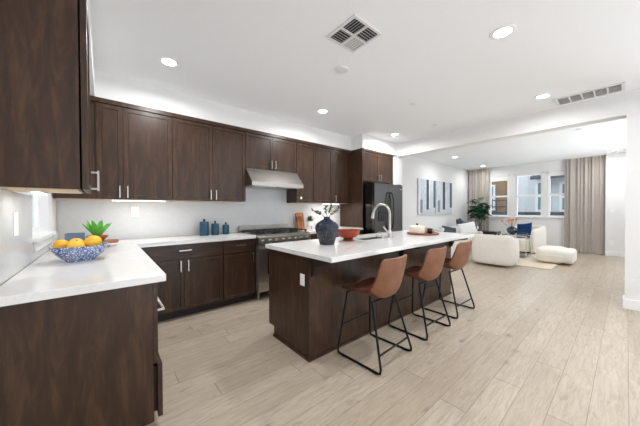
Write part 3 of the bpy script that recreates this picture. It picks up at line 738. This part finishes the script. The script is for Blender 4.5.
def make_stool(label):
    t = thing('bar_stool', label, 'bar stool', (0, 0, 0), 0, 'leather bar stools along the island')
    g = shell_grid(); k = 20
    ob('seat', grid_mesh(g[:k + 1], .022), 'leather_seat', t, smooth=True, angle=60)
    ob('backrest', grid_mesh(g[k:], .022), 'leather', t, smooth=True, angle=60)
    r = .0095
    for s in (-1, 1):
        x0, x1 = s * .165, s * .238
        # one bent rod per side, cut into front leg, sled runner and rear leg
        ff, fr_ = (x1, .225, .0105), (x1, -.235, .0105)
        ob('leg', tube([(x0, .165, .548), (x1 - s * .004, .216, .045), (x1, .212, .018), (x1, .19, .0105)], r, 10), 'black', t, smooth=True, angle=80)
        ob('leg', tube([(x0, -.10, .520), (x1 - s * .004, -.226, .045), (x1, -.222, .018), (x1, -.20, .0105)], r, 10), 'black', t, smooth=True, angle=80)
        ob('sled_runner', tube([(x1, .19, .0105), (x1, -.20, .0105)], r, 10), 'black', t, smooth=True, angle=80)
        for yy in (.15, -.17): ob('floor_glide', box(x1 - .008, x1 + .008, yy - .02, yy + .02, .0003, .003), 'black', t)
    ob('footrest', tube([(-.206, .196, .25), (.206, .196, .25)], .008, 10), 'black', t, smooth=True, angle=80)
    ob('stretcher', tube([(-.222, -.200, .135), (.222, -.200, .135)], .008, 10), 'black', t, smooth=True, angle=80)
    ob('seat_bracket', box(-.17, .17, .155, .175, .536, .5455), 'black', t); ob('seat_bracket', box(-.17, .17, -.11, -.09, .508, .5155), 'black', t)
    return t
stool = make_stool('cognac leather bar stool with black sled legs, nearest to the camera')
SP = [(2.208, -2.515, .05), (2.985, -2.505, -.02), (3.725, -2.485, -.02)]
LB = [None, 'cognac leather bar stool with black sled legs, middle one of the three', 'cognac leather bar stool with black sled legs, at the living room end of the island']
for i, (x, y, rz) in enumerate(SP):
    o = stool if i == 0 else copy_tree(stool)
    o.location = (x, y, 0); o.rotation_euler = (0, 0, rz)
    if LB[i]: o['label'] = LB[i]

# ------------------------------------------------------------------ things on the counters
CT = .9145
# fruit bowl
t = tag(ob('fruit_bowl', lathe([(0, .003), (.07, .003), (.075, 0), (.08, 0), (.082, .014), (.10, .022), (.130, .052), (.156, .095), (.162, .108), (.158, .1095), (.147, .096), (.120, .058), (.09, .030), (0, .022)], 48), 'bluewhite', loc=(.262, -1.45, CT), smooth=True, angle=50), 'blue and white patterned fruit bowl on the left counter', 'bowl')
def fruit(label, x, y, z, r, mat, sy=1.0, stem=True):
    prof = [(r * math.sin(a) * (1.0), -r * .95 * math.cos(a)) for a in [PI * k / 14 for k in range(15)]]
    prof = [(max(0, p), q) for p, q in prof]; prof[0] = (0, prof[0][1] + .002); prof[-1] = (0, prof[-1][1] - .003)
    t = thing('orange_fruit', label, 'fruit', (x, y, z), random.random() * 6, 'oranges in the blue and white bowl')
    t.rotation_euler = (random.uniform(-.5, .5), random.uniform(-.5, .5), random.random() * 6)
    ob('peel', lathe(prof, 24), mat, t, smooth=True, angle=80); ob('stem_end', lathe([(0, 0), (.005, 0), (.004, .004), (0, .005)], 8, (0, 0, r * .945 - .003)), 'stemgreen', t)
    return t
BX, BY = .262, -1.45
fruit('rightmost, tallest orange heaped in the blue and white bowl', BX + .068, BY - .016, CT + .124, .050, 'fruit')
fruit('orange at the front middle of the blue and white bowl', BX - .020, BY - .058, CT + .106, .047, 'fruit')
fruit('leftmost orange in the blue and white bowl', BX - .098, BY + .004, CT + .112, .044, 'fruit2')
fruit('orange behind the front middle one in the bowl', BX - .026, BY + .050, CT + .110, .046, 'fruit2')
fruit('orange at the back right of the blue and white bowl', BX + .055, BY + .080, CT + .114, .042, 'fruit2')
# footed wooden tray with succulent and planter
TX, TY = .285, -.62
t = thing('wooden_tray', 'footed brown wooden tray behind the fruit bowl', 'tray', (TX, TY, CT))
ob('tray_board', bev(prism([(.22 * math.copysign(abs(math.cos(a)) ** .6, math.cos(a)), .14 * math.copysign(abs(math.sin(a)) ** .6, math.sin(a))) for a in [2 * PI * k / 40 for k in range(40)]], .035, .055, 'z'), .0), 'traywood', t, smooth=True)
for sx in (-1, 1):
    for sy in (-1, 1): ob('foot', lathe([(0, 0), (.014, 0), (.018, .0345), (0, .0345)], 14, (sx * .13, sy * .08, 0)), 'traywood', t, smooth=True)
bm = box(-.068, .068, -.045, .045, 0, .085, .006); top = max(bm.faces, key=lambda f: f.calc_center_median().z + f.calc_area())
t = thing('planter_box', 'slate blue rectangular planter on the wooden tray, left of the succulent', 'planter', (TX - .10, TY, CT + .0555))
ob('box', ring_slab((-.068, .068, -.045, .045), (-.06, .06, -.037, .037), .006, .085), 'slate', t); ob('bottom', box(-.068, .068, -.045, .045, 0, .0058), 'slate', t); ob('soil', box(-.0595, .0595, -.0365, .0365, .006, .075), 'soil', t)
t = thing('potted_succulent', 'spiky green succulent in a shallow terracotta dish', 'plant', (TX + .058, TY, CT + .0555))
ob('dish', lathe([(0, 0), (.045, 0), (.05, .006), (.085, .048), (.084, .052), (.078, .05), (.05, .02), (0, .016)], 32), 'terra', t, smooth=True, angle=50)
ob('soil', lathe([(0, .03), (.05, .028), (.057, .027)], 24), 'soil', t)
def leaf_blade(L, W, bend, fold=.25, n=7, th=.003):
    """leaf along +y from the origin, rising in z with bend"""
    g = []
    for i in range(n + 1):
        s = i / n; w = W * (math.sin(PI * min(1, s * .93 + .07)) ** .8) * (1 - .25 * s) + .0008
        y = L * s; z = bend * L * s * s
        g.append([Vector((-w / 2, y, z + fold * w / 2)), Vector((-w / 4, y, z + fold * w * .12)), Vector((0, y, z)), Vector((w / 4, y, z + fold * w * .12)), Vector((w / 2, y, z + fold * w / 2))])
    return grid_mesh(g, th)
for k in range(11):
    ring = 0 if k < 6 else (1 if k < 10 else 2)
    a = 2 * PI * k / 6 + .3 + (0 if ring == 0 else .5) + ring * .3; el = (.82, 1.1, 1.38)[ring]
    L = (.175, .18, .16)[ring]
    ob('leaf', leaf_blade(L, .062, .10, .5, th=.005), 'succ', t, loc=(.008 * math.cos(a), .008 * math.sin(a), .034), rot=(el, 0, a - PI / 2), smooth=True, angle=80)
# teal canisters
def canister(label, x, r, h):
    t = thing('canister', label, 'canister', (x, -.16, CT), 0, 'teal canisters on the back counter')
    ob('jar', lathe([(0, 0), (r * .96, 0), (r, .006), (r, h - .004), (r * .97, h), (0, h)], 32), 'teal', t, smooth=True)
    l = ob('lid', lathe([(0, h + .0005), (r * .99, h + .0005), (r * .99, h + .012), (r * .9, h + .018), (r * .25, h + .02), (0, h + .02)], 28), 'teal', t, smooth=True)
    ob('knob', lathe([(0, h + .0202), (r * .2, h + .0202), (r * .2, h + .03), (r * .3, h + .04), (r * .22, h + .052), (0, h + .054)], 20), 'blackgl', l, smooth=True)
canister('tallest teal canister with black knobbed lid, leftmost of the three', 1.462, .060, .175)
canister('medium teal canister with black knobbed lid, middle of the three', 1.610, .051, .145)
canister('smallest teal canister with black knobbed lid, next to the range', 1.762, .046, .122)
# cutting boards and small plant right of the range
def board(label, x, y, w, h, tilt, mat, name='cutting_board', rz=0):
    pts = []
    for cx, cz, a0 in ((w / 2 - .02, .02, -PI / 2), (w / 2 - .03, h - .03, 0), (-w / 2 + .03, h - .03, PI / 2), (-w / 2 + .02, .02, PI)):
        r_ = .02 if cz < .05 else .03
        for k in range(5): pts.append((cx + r_ * math.cos(a0 + k * PI / 8), cz + r_ * math.sin(a0 + k * PI / 8)))
    t = ob(name, prism(pts, -.009, .009, 'y'), mat, loc=(x, y, CT + .0035), rot=(-tilt, 0, rz))
    return tag(t, label, 'cutting board')
board('tall honey-coloured wooden cutting board leaning on the backsplash right of the range', 3.17, -.085, .17, .30, .16, 'boardwood')
board('shorter darker wooden board leaning in front of the tall cutting board', 3.105, -.150, .11, .235, .14, 'traywood')
t = thing('potted_herb', 'small green plant in a copper-legged pot beside the cutting boards', 'plant', (3.295, -.20, CT))
ob('pot', lathe([(0, .06), (.045, .06), (.055, .10), (.058, .15), (.052, .15), (.048, .11), (0, .11)], 24), 'white', t, smooth=True, angle=50)
for k in range(3):
    a = 2 * PI * k / 3 + .4; ob('leg', tube([(.045 * math.cos(a), .045 * math.sin(a), .11 - .045), (.062 * math.cos(a), .062 * math.sin(a), .0005)], .007, 8), 'boardwood', t, smooth=True)
ob('soil', lathe([(0, .135), (.049, .135)], 20), 'soil', t)
bm = bmesh.new()
for k in range(70):
    b2 = leaf_blade(random.uniform(.07, .12), .03, random.uniform(-.2, .3), n=3, th=.0015)
    xf(b2, (0, 0, .14), (random.uniform(.1, 1.2), 0, random.random() * 6.28)); me = bpy.data.meshes.new('tmp'); b2.to_mesh(me); b2.free(); bm.from_mesh(me); bpy.data.meshes.remove(me)
ob('foliage', bm, 'leaf2', t, smooth=True)
def mug(label, x, y, r, h, mat, name='mug'):
    t = thing(name, label, 'mug', (x, y, CT))
    ob('cup', lathe([(0, 0), (r * .9, 0), (r, .01), (r, h), (r * .92, h), (r * .9, .012), (0, .01)], 24), mat, t, smooth=True, angle=50)
    ob('handle', tube([(r * .99, 0, h * .8), (r + .018, 0, h * .78), (r + .026, 0, h * .5), (r + .018, 0, h * .25), (r * .99, 0, h * .22)], .005, 8), mat, t, smooth=True)
mug('small burnt orange mug on the counter right of the range', 3.50, -.20, .035, .075, 'terra')
# island vase
t = thing('vase', 'speckled indigo vase with green sprigs on the island', 'vase', (2.125, -1.985, CT))
vp = [(0, .002), (.066, .002), (.070, 0), (.075, .004), (.088, .05), (.104, .10), (.118, .145), (.1215, .172), (.114, .198), (.092, .222), (.062, .241), (.038, .254), (.030, .266), (.035, .279), (.029, .280), (.023, .266), (.025, .25)]
ob('body', lathe(vp, 44), 'vase', t, smooth=True, angle=70)
random.seed(11)
for k in range(7):
    a = random.random() * 6.28 if k else 2.4; rr = random.uniform(.05, .13); zz = random.uniform(.32, .38)
    if k == 0: a, rr, zz = -.75, .15, .385
    if k == 1: a, rr, zz = 2.3, .15, .345
    tip = Vector((rr * math.cos(a), rr * math.sin(a), zz)); b = [(0.01 * math.cos(a), .01 * math.sin(a), .255), (.35 * tip.x, .35 * tip.y, .255 + .55 * (zz - .255)), tuple(tip)]
    sp_ = ob('sprig', tube(b, [.0025, .002, .0015], 6), 'stem', t, smooth=True)
    bm = bmesh.new()
    for q in range(12):
        s = .45 + .55 * q / 11; p = Vector(b[0]).lerp(tip, s)
        b2 = leaf_blade(.04, .020, .1, n=3, th=.0012); xf(b2, p, (random.uniform(-.4, 1.0), 0, random.random() * 6.28)); me = bpy.data.meshes.new('tmp'); b2.to_mesh(me); b2.free(); bm.from_mesh(me); bpy.data.meshes.remove(me)
    ob('leaves', bm, 'leaf2', sp_, smooth=True)
# orange bowl
t = thing('serving_bowl', 'burnt orange footed bowl beside the vase on the island', 'bowl', (2.495, -1.93, CT))
ob('bowl', lathe([(0, .034), (.06, .034), (.10, .05), (.126, .08), (.132, .118), (.134, .125), (.128, .126), (.120, .088), (.09, .06), (0, .048)], 40), 'orange', t, smooth=True, angle=50)
ob('foot', lathe([(0, .0), (.068, .0), (.062, .012), (.05, .0335), (0, .0335)], 32), 'orangefoot', t, smooth=True)
# tray with pot and mugs
t = thing('round_tray', 'round walnut tray holding white crockery on the island', 'tray', (3.86, -2.08, CT))
ob('board', lathe([(0, 0), (.20, 0), (.212, .008), (.215, .022), (.208, .022), (.20, .012), (0, .012)], 44), 'traywood', t, smooth=True, angle=50)
for s in (-1, 1): ob('handle', tube([(s * .205, -.05, .018), (s * .235, -.04, .03), (s * .24, 0, .033), (s * .235, .04, .03), (s * .205, .05, .018)], .006, 8), 'traywood', t, smooth=True)
t = thing('casserole_pot', 'white lidded pot on the walnut tray', 'pot', (3.80, -2.03, CT + .0125))
ob('pot_body', lathe([(0, 0), (.085, 0), (.098, .012), (.104, .05), (.102, .085), (0, .085)], 36), 'cream', t, smooth=True)
lid = ob('lid', lathe([(0, .0855), (.105, .0855), (.106, .092), (.08, .108), (.03, .116), (0, .117)], 36), 'cream', t, smooth=True); ob('knob', lathe([(0, .1172), (.01, .1172), (.016, .13), (.012, .14), (0, .142)], 16), 'black', lid, smooth=True)
t = thing('mug', 'small black cup on the walnut tray beside the white pot', 'mug', (3.905, -2.165, CT + .0125))
ob('cup', lathe([(0, 0), (.03, 0), (.034, .01), (.034, .07), (.030, .07), (.03, .012), (0, .01)], 24), 'blackgl', t, smooth=True, angle=50); ob('handle', tube([(.0, -.033, .055), (0, -.052, .05), (0, -.052, .025), (0, -.033, .018)], .004, 8), 'blackgl', t, smooth=True)
t = thing('mug', 'cream cup on the walnut tray at the living room side', 'mug', (3.985, -2.10, CT + .0125))
ob('cup', lathe([(0, 0), (.036, 0), (.042, .01), (.044, .085), (.039, .085), (.037, .012), (0, .01)], 24), 'cream', t, smooth=True, angle=50); ob('handle', tube([(.043, 0, .07), (.065, 0, .064), (.065, 0, .03), (.043, 0, .022)], .004, 8), 'cream', t, smooth=True)

# ------------------------------------------------------------------ living room
def painting_mat(name, bars):
    """bars: (x0, x1, z0, z1, colour) in 0..1 of the canvas"""
    k = N(name); tc = k.n('ShaderNodeTexCoord'); sp = k.n('ShaderNodeSeparateXYZ'); k.l(tc.outputs['Generated'], sp.inputs[0])
    no = k.noise(k.obj((1, 1, 1)), 9, 5)
    c = k.ramp(no, [(.3, rgb(186, 196, 206)), (.7, rgb(214, 221, 228))])
    wob = k.math('MULTIPLY', k.math('SUBTRACT', no, .5), .03)
    X = k.math('ADD', sp.outputs[0], wob); Z = k.math('ADD', sp.outputs[2], wob)
    for x0, x1, z0, z1, col in bars:
        m = k.math('MULTIPLY', k.math('MULTIPLY', k.math('GREATER_THAN', X, x0), k.math('LESS_THAN', X, x1)), k.math('MULTIPLY', k.math('GREATER_THAN', Z, z0), k.math('LESS_THAN', Z, z1)))
        c = k.mix(k.math('MULTIPLY', m, .95), c, col)
    k.l(c, k.b.inputs['Base Color']); k.b.inputs['Roughness'].default_value = .8
    return k.m
DK, MD, LT = rgb(52, 62, 78), rgb(132, 142, 152), rgb(226, 230, 234)
pm1 = painting_mat('painted_bars_wide', [(0, 1, 0, .10, rgb(196, 200, 204)), (.04, .12, .0, 1, LT), (.10, .24, .06, .42, MD), (.46, .60, .14, 1, DK), (.60, .66, .16, 1, LT), (.88, 1.0, .20, 1, rgb(74, 86, 102))])
pm2 = painting_mat('painted_bars_shifted', [(0, 1, 0, .08, rgb(200, 204, 208)), (.10, .24, .06, .42, MD), (.40, .56, .14, 1, DK), (.56, .62, .16, 1, LT), (.86, 1.0, .20, 1, rgb(66, 78, 96))])
def painting(label, x0, x1, z0, z1, pm):
    t = thing('painting', label, 'painting', ((x0 + x1) / 2, YL - .0005, z0), 0, 'abstract canvases on the living room wall'); w = (x1 - x0) / 2; h = z1 - z0
    ob('stretcher_frame', box(-w, w, -.035, 0, 0, h), 'canvasedge', t); ob('canvas', box(-w + .0, w, -.038, -.0352, 0, h), pm, t)
painting('left abstract canvas of grey and navy vertical bars, nearer the fridge', 7.24, 8.25, 1.115, 2.15, pm1)
painting('right abstract canvas of grey and navy vertical bars, nearer the plant', 8.30, 9.42, 1.115, 2.15, pm2)

def curtain(label, y0, y1, folds):
    bm = bmesh.new(); n = folds * 10; zs = [0.012, .3, 1.0, 1.8, 2.5, 2.725]
    amp = .034
    def P(i, z, s):
        u = i / n; ph = (u + .022 * math.sin(u * 23 + y0) + .03 * math.sin(u * 9.7 + 1)) * folds * 2 * PI
        k = .68 + .32 * math.sin(u * 31 + z * .5 + y0)
        x = amp * k * math.sin(ph + .25 * math.sin(u * 9)) + s * .002
        return (x, y0 + (y1 - y0) * u + .008 * math.cos(ph), z)
    A = [[bm.verts.new(P(i, z, 1)) for i in range(n + 1)] for z in zs]; B = [[bm.verts.new(P(i, z, -1)) for i in range(n + 1)] for z in zs]
    for a in range(len(zs) - 1):
        for i in range(n):
            bm.faces.new((A[a][i], A[a][i + 1], A[a + 1][i + 1], A[a + 1][i])); bm.faces.new((B[a][i], B[a + 1][i], B[a + 1][i + 1], B[a][i + 1]))
        for i in (0, n): bm.faces.new((A[a][i], A[a + 1][i], B[a + 1][i], B[a][i]))
    for a in (0, len(zs) - 1):
        for i in range(n): bm.faces.new((A[a][i], B[a][i], B[a][i + 1], A[a][i + 1]))
    t = thing('curtain', label, 'curtain', (10.855, 0, 0), 0, 'floor-length taupe curtains')
    ob('drape', bm, 'curtain', t, smooth=True, angle=80)
    ob('track', box(-.02, .02, min(y0, y1), max(y0, y1), 2.7265, 2.7395), 'trim', t)
curtain('taupe floor-length curtain in the left far corner behind the plant', -.14, -.80, 8)
curtain('wide taupe floor-length curtain at the right end of the far windows', -2.76, -3.56, 9)

tag(ob('rug', box(7.47, 10.2, -2.95, -1.42, .0005, .014, .005), 'rug'), 'cream wool area rug under the armchairs and pouf', 'rug')
RZ = .0145

def barrel(label, loc, rz, w=.80, d=.78, h=.70, wrap=1.95, hseat=.40):
    """barrel armchair, front towards local +y"""
    t = thing('armchair', label, 'armchair', loc, rz, 'cream boucle barrel armchairs')
    bm = bmesh.new(); n = 40; sec = []
    th = .15
    for k in range(14):                                   # rounded section in (outward, z)
        a = 2 * PI * k / 14
        sec.append((.5 * th * math.copysign(abs(math.cos(a)) ** .55, math.cos(a)), math.copysign(abs(math.sin(a)) ** .55, math.sin(a))))
    rings = []
    for i in range(n + 1):
        a = -PI / 2 + wrap * (-1 + 2 * i / n)
        e = .5; cx = math.copysign(abs(math.cos(a)) ** e, math.cos(a)); cy = math.copysign(abs(math.sin(a)) ** e, math.sin(a))
        px, py = (w / 2 - th / 2) * cx, (d / 2 - th / 2) * cy
        L = math.hypot(cx / w, cy / d); ox, oy = cx / w / L, cy / d / L
        s = abs(-1 + 2 * i / n); top = h - .14 * max(0, s - .45) ** 1.5 * 2.2
        if s > .93: top -= .05 * (s - .93) / .07
        sc_ = 1 if s < .95 else max(.35, 1 - ((s - .95) / .05) ** 2 * .65)
        rings.append([bm.verts.new((px + ox * q * sc_, py + oy * q * sc_, .045 + (top - .045) * (.5 + .5 * z))) for q, z in sec])
    for A, B in zip(rings, rings[1:]):
        for k in range(14): bm.faces.new((A[k], A[(k + 1) % 14], B[(k + 1) % 14], B[k]))
    bm.faces.new(rings[0][::-1]); bm.faces.new(rings[-1])
    ob('back_shell', bm, 'boucle', t, smooth=True, angle=70)
    sw, sd = w / 2 - th - .004, d / 2 - th - .004
    def loop(f): return [(f * sw * math.copysign(abs(math.cos(a)) ** .6, math.cos(a)), .05 + f * (sd + .05) * math.copysign(abs(math.sin(a)) ** .6, math.sin(a)) ) for a in [2 * PI * k / 32 for k in range(32)]]
    bm = bmesh.new(); R_ = []
    for f, z in ((.9, .05), (.97, .07), (1, .12), (1, hseat - .06), (.96, hseat - .02), (.85, hseat), (.4, hseat + .012)):
        R_.append([bm.verts.new((x, y, z)) for x, y in loop(f)])
    for A, B in zip(R_, R_[1:]):
        for k in range(32): bm.faces.new((A[k], A[(k + 1) % 32], B[(k + 1) % 32], B[k]))
    bm.faces.new(R_[0][::-1]); bm.faces.new(R_[-1])
    ob('seat_cushion', bm, 'boucle', t, smooth=True, angle=70)
    ob('swivel_base', lathe([(0, 0), (.17, 0), (.17, .03), (.06, .04), (.06, .0445), (0, .0445)], 28), 'black', t, smooth=True)
    return t
barrel('cream boucle barrel armchair seen square from behind, beside the third stool', (7.28, -2.0, .0005), -PI / 2, w=.86, d=.80, h=.70)
barrel('cream boucle barrel armchair half hidden behind the second and third stools', (7.24, -1.02, .0005), -PI / 2 - .12, w=.86, d=.80, h=.68)
barrel('cream boucle barrel armchair under the windows holding the navy pillow', (9.75, -2.05, RZ), 1.1, w=.84, d=.80, h=.78)

# sofa on the paintings wall
t = thing('sofa', 'pale grey sofa along the paintings wall with scattered pillows', 'sofa', (8.88, -.60, 0))
def rbox(x0, x1, y0, y1, z0, z1, b=.05): return box(x0, x1, y0, y1, z0, z1, b, 4)
ob('base', rbox(-1.0, .66, -.40, .38, .09, .26, .03), 'sofa', t, smooth=True); ob('back', rbox(-1.0, .66, .20, .46, .262, .70, .06), 'sofa', t, smooth=True)
for x0 in (-1.16, .662): ob('arm', rbox(x0, x0 + .158, -.40, .46, .09, .56, .05), 'sofa', t, smooth=True)
for x0 in (-.995, -.165): ob('seat_cushion', rbox(x0, x0 + .82, -.41, .195, .262, .44, .05), 'sofa', t, smooth=True)
for x0 in (-.995, -.165): ob('back_cushion', xf(rbox(x0, x0 + .82, .04, .195, .442, .74, .06)), 'sofa', t, smooth=True)
for x in (-1.08, .74):
    for y in (-.34, .40): ob('leg', lathe([(0, 0), (.018, 0), (.026, .0895), (0, .0895)], 12, (x, y, .0005)), 'black', t, smooth=True)
def cushion(label, x, y, z, w, h, th, mat, rot, name='throw_pillow'):
    o = ob(name, pillow(w, h, th), mat, loc=(x, y, z), rot=rot, smooth=True, angle=80); return tag(o, label, 'pillow', 'throw pillows')
cushion('dark charcoal oval pillow at the near end of the pale sofa', 8.10, -.62, .62, .46, .30, .13, 'pdark', (-.35, .2, -.6))
cushion('bright white square pillow leaning on the pale sofa', 9.12, -.74, .655, .50, .42, .14, 'pwhite', (-.45, -.2, -1.0))
cushion('slate grey pillow tucked behind the white pillow', 9.36, -.70, .67, .46, .44, .13, 'pgrey', (-.3, .15, -1.15))
cushion('patterned charcoal pillow standing on top of the sofa back', 9.28, -.44, .80, .36, .34, .12, 'pdark', (-.2, -.1, .1))
cushion('navy velvet pillow in the armchair under the windows', 9.70, -2.04, .645, .44, .44, .13, 'navy', (.25, .15, 1.1))

# dark side table with white vase
t = thing('side_table', 'low black table under the left window, beyond the sofa', 'table', (9.95, -.95, .0))
ob('tabletop', box(-.22, .22, -.40, .36, .47, .56, .006), 'blackgl', t)
for x in (-.18, .18):
    for y in (-.35, .31): ob('leg', box(x - .02, x + .02, y - .02, y + .02, .0005, .4695), 'black', t)
tag(ob('round_vase', lathe([(0, 0), (.05, 0), (.085, .05), (.095, .10), (.08, .15), (.04, .18), (.035, .19), (.028, .185), (.03, .17), (0, .16)], 28), 'white', loc=(9.85, -.72, .5605), smooth=True), 'round white vase on the low black table', 'vase')

# fiddle leaf plant in the corner
t = thing('potted_tree', 'leafy dark green potted tree in front of the left curtain', 'plant', (10.40, -.58, 0))
ob('pot', lathe([(0, 0), (.13, 0), (.145, .02), (.165, .34), (.155, .345), (.145, .30), (0, .29)], 32), 'cream', t, smooth=True, angle=50)
ob('soil', lathe([(0, .305), (.146, .305)], 24), 'soil', t)
random.seed(5)
tr = []
for k, (dx, dy, h) in enumerate(((0, -.06, 1.58), (-.14, -.2, 1.38), (.0, .06, 1.48), (-.05, -.26, 1.3))):
    pts = [(.02 * k - .03, .02 * k - .03, .29), (dx * .4, dy * .4, .7), (dx, dy, h)]
    ob('trunk', tube(pts, [.014, .012, .008], 8), 'stem', t, smooth=True); tr.append(pts)
for k in range(98):
    pts = random.choice(tr); s = random.uniform(0.0, 1.0); p = Vector(pts[1]).lerp(Vector(pts[2]), s)
    if p.z < .92: p.z = .92 + random.random() * .3
    L = random.uniform(.2, .29)
    ob('leaf', leaf_blade(L, L * .74, random.uniform(-.5, .1), .25, th=.002), 'leaf', t, loc=p + Vector((random.uniform(-.05, .03), random.uniform(-.04, .04), random.uniform(-.02, .12))), rot=(random.uniform(-.5, .95), random.uniform(-.3, .3), random.random() * 6.28), smooth=True)

# chrome side table, vase with flowers, books
t = thing('glass_table', 'chrome and glass side table between the two armchairs', 'table', (8.78, -2.07, RZ))
hw = .25
for sx in (-1, 1):
    for sy in (-1, 1): ob('leg', box(sx * hw - .011, sx * hw + .011, sy * hw - .011, sy * hw + .011, 0, .552), 'chrome', t)
ob('top_frame', boxes([(-hw - .011, hw + .011, s * hw - .011, s * hw + .011, .5525, .572) for s in (-1, 1)] + [(s * hw - .011, s * hw + .011, -hw + .0115, hw - .0115, .5525, .572) for s in (-1, 1)]), 'chrome', t)
ob('tabletop', box(-hw - .01, hw + .01, -hw - .01, hw + .01, .5725, .582), 'tglass', t)
ob('shelf', box(-hw + .012, hw - .012, -hw + .012, hw - .012, .06, .07), 'bglass', t)
ob('shelf_frame', boxes([(-hw + .0115, hw - .0115, s * (hw - .006) - .005, s * (hw - .006) + .005, .048, .0595) for s in (-1, 1)]), 'chrome', t)
t = thing('flower_vase', 'round blue-grey glass vase of peach flowers on the glass table', 'vase', (8.74, -1.98, RZ + .5825))
ob('vase_body', lathe([(0, .004), (.05, 0), (.095, .04), (.12, .10), (.11, .155), (.07, .19), (.055, .20), (.05, .20), (.065, .185), (.10, .15), (.11, .10), (.085, .045), (.045, .01), (0, .01)], 32), 'bglass', t, smooth=True)
random.seed(3)
for k in range(8):
    a = k * .8; r_ = .02 + .09 * random.random(); z = .27 + .10 * random.random()
    if k == 0: a, r_, z = 1.9, .22, .33
    sp_ = ob('stem', tube([(0, 0, .03), (r_ * .3 * math.cos(a), r_ * .3 * math.sin(a), .2), (r_ * math.cos(a), r_ * math.sin(a), z)], .004, 6), 'stem', t, smooth=True)
    bm = bmesh.new()
    for q in range(9):
        b2 = leaf_blade(.07, .045, .3, n=3, th=.002); xf(b2, (r_ * math.cos(a), r_ * math.sin(a), z), (random.uniform(.0, 1.3), 0, q * .7)); me = bpy.data.meshes.new('tmp'); b2.to_mesh(me); b2.free(); bm.from_mesh(me); bpy.data.meshes.remove(me)
    ob('flower', bm, 'peach', sp_, smooth=True)
tag(ob('book', box(8.69, 8.93, -2.29, -2.12, RZ + .5825, RZ + .607, .002), 'pgrey'), 'slate grey book lying under a darker one on the glass table', 'book')
tag(ob('book', box(8.70, 8.91, -2.28, -2.13, RZ + .6075, RZ + .630, .002), 'navy'), 'dark blue book stacked on the slate grey book', 'book')

# pouf
t = thing('pouf', 'large cream pillowy floor pouf beside the right curtain', 'pouf', (8.56, -2.82, RZ))
def lobe(x0, x1, y0, y1, z0, z1):
    bm = bmesh.new(); bmesh.ops.create_uvsphere(bm, u_segments=28, v_segments=18, radius=1)
    for v in bm.verts:
        p = v.co; q = [math.copysign(abs(c) ** .5, c) for c in p]
        v.co = Vector(((x0 + x1) / 2 + q[0] * (x1 - x0) / 2, (y0 + y1) / 2 + q[1] * (y1 - y0) / 2, (z0 + z1) / 2 + q[2] * (z1 - z0) / 2))
    return bm
ob('body', lobe(-.40, .38, -.28, .28, .0, .36), 'boucle', t, smooth=True, angle=80)
ob('side_fold', lobe(-.36, .36, -.40, -.16, .015, .335), 'boucle', t, smooth=True, angle=80)
ob('welt', tube([(x, y, .185) for x, y in [(-.01 + .388 * math.copysign(abs(math.cos(a)) ** .5, math.cos(a)), .0 + .278 * math.copysign(abs(math.sin(a)) ** .5, math.sin(a))) for a in [2 * PI * k / 48 for k in range(48)]]], .012, 8, True), 'boucle', t, smooth=True)

# ------------------------------------------------------------------ outside the windows
struct('wall_outside_left', box(-1.5, -1.4, -3.5, 2.5, -.1, 4.0), 'wall')
struct('ground', box(11.4, 30, -14, 14, -.6, -.4), 'ground')
def nwin(t, x, y0, y1, z0, z1):
    f = ob('window', boxes([(x - .06, x - .001, y0, y0 + .09, z0, z1), (x - .06, x - .001, y1 - .09, y1, z0, z1), (x - .06, x - .001, y0 + .09, y1 - .09, z0, z0 + .09), (x - .06, x - .001, y0 + .09, y1 - .09, z1 - .09, z1), (x - .06, x - .001, y0 + .09, y1 - .09, (z0 + z1) / 2 - .04, (z0 + z1) / 2 + .04)]), 'trim', t)
    ob('pane', box(x - .03, x - .002, y0 + .09, y1 - .09, z0 + .09, z1 - .09), 'winblue', f)
t = thing('neighbour_house', 'pale grey neighbouring house with white windows seen through the right two windows', 'house', (14.5, 0, -.4))
ob('wall', box(.0, 3, -9, -.75, 0, 6), 'siding', t)
bm = bmesh.new()
for k in range(26): add_box(bm, -.012, -.0005, -8.9 + k * .32, -8.86 + k * .32, 0, 6)
ob('siding_batten', bm, 'siding', t)
nwin(t, -.012, -1.95 + .0, -1.45, 1.55, 2.85); nwin(t, -.012, -3.5, -2.2, 1.55, 2.75)
ob('awning', prism([(-.0005, 3.05), (-.75, 2.86), (-.75, 2.98), (-.0005, 3.2)], -6, -1.4, 'y'), 'soffitdk', t)
t = thing('timber_house', 'brown timber-clad house seen through the left window', 'house', (15.5, 1.2, -.4))
ob('wall', box(0, 3, -1.5, 8, 0, 5), 'brownwall', t)
ob('balcony_rail', boxes([(-.9, -.86, -1.6, 5, 1.75, 1.8), (-.9, -.86, -1.6, 5, 2.05, 2.10)] + [(-.89, -.87, -1.6 + k * .4, -1.57 + k * .4, 1.3, 2.05) for k in range(16)]), 'soffitdk', t)
ob('balcony_floor', box(-.95, -.0005, -1.65, 5, 1.2, 1.3), 'soffitdk', t)
ob('roof_beam', boxes([(-.9, -.0005, -1.6 + k * .9, -1.45 + k * .9, 3.1, 3.3) for k in range(5)]), 'brownwall', t)
nwin(t, 0, -.9, .0, 1.6, 2.9)
tag(ob('garden_wall', box(12.2, 12.45, -9, 5, -.4, 1.16), 'soffitdk'), 'low dark grey wall outside the far windows', 'wall')
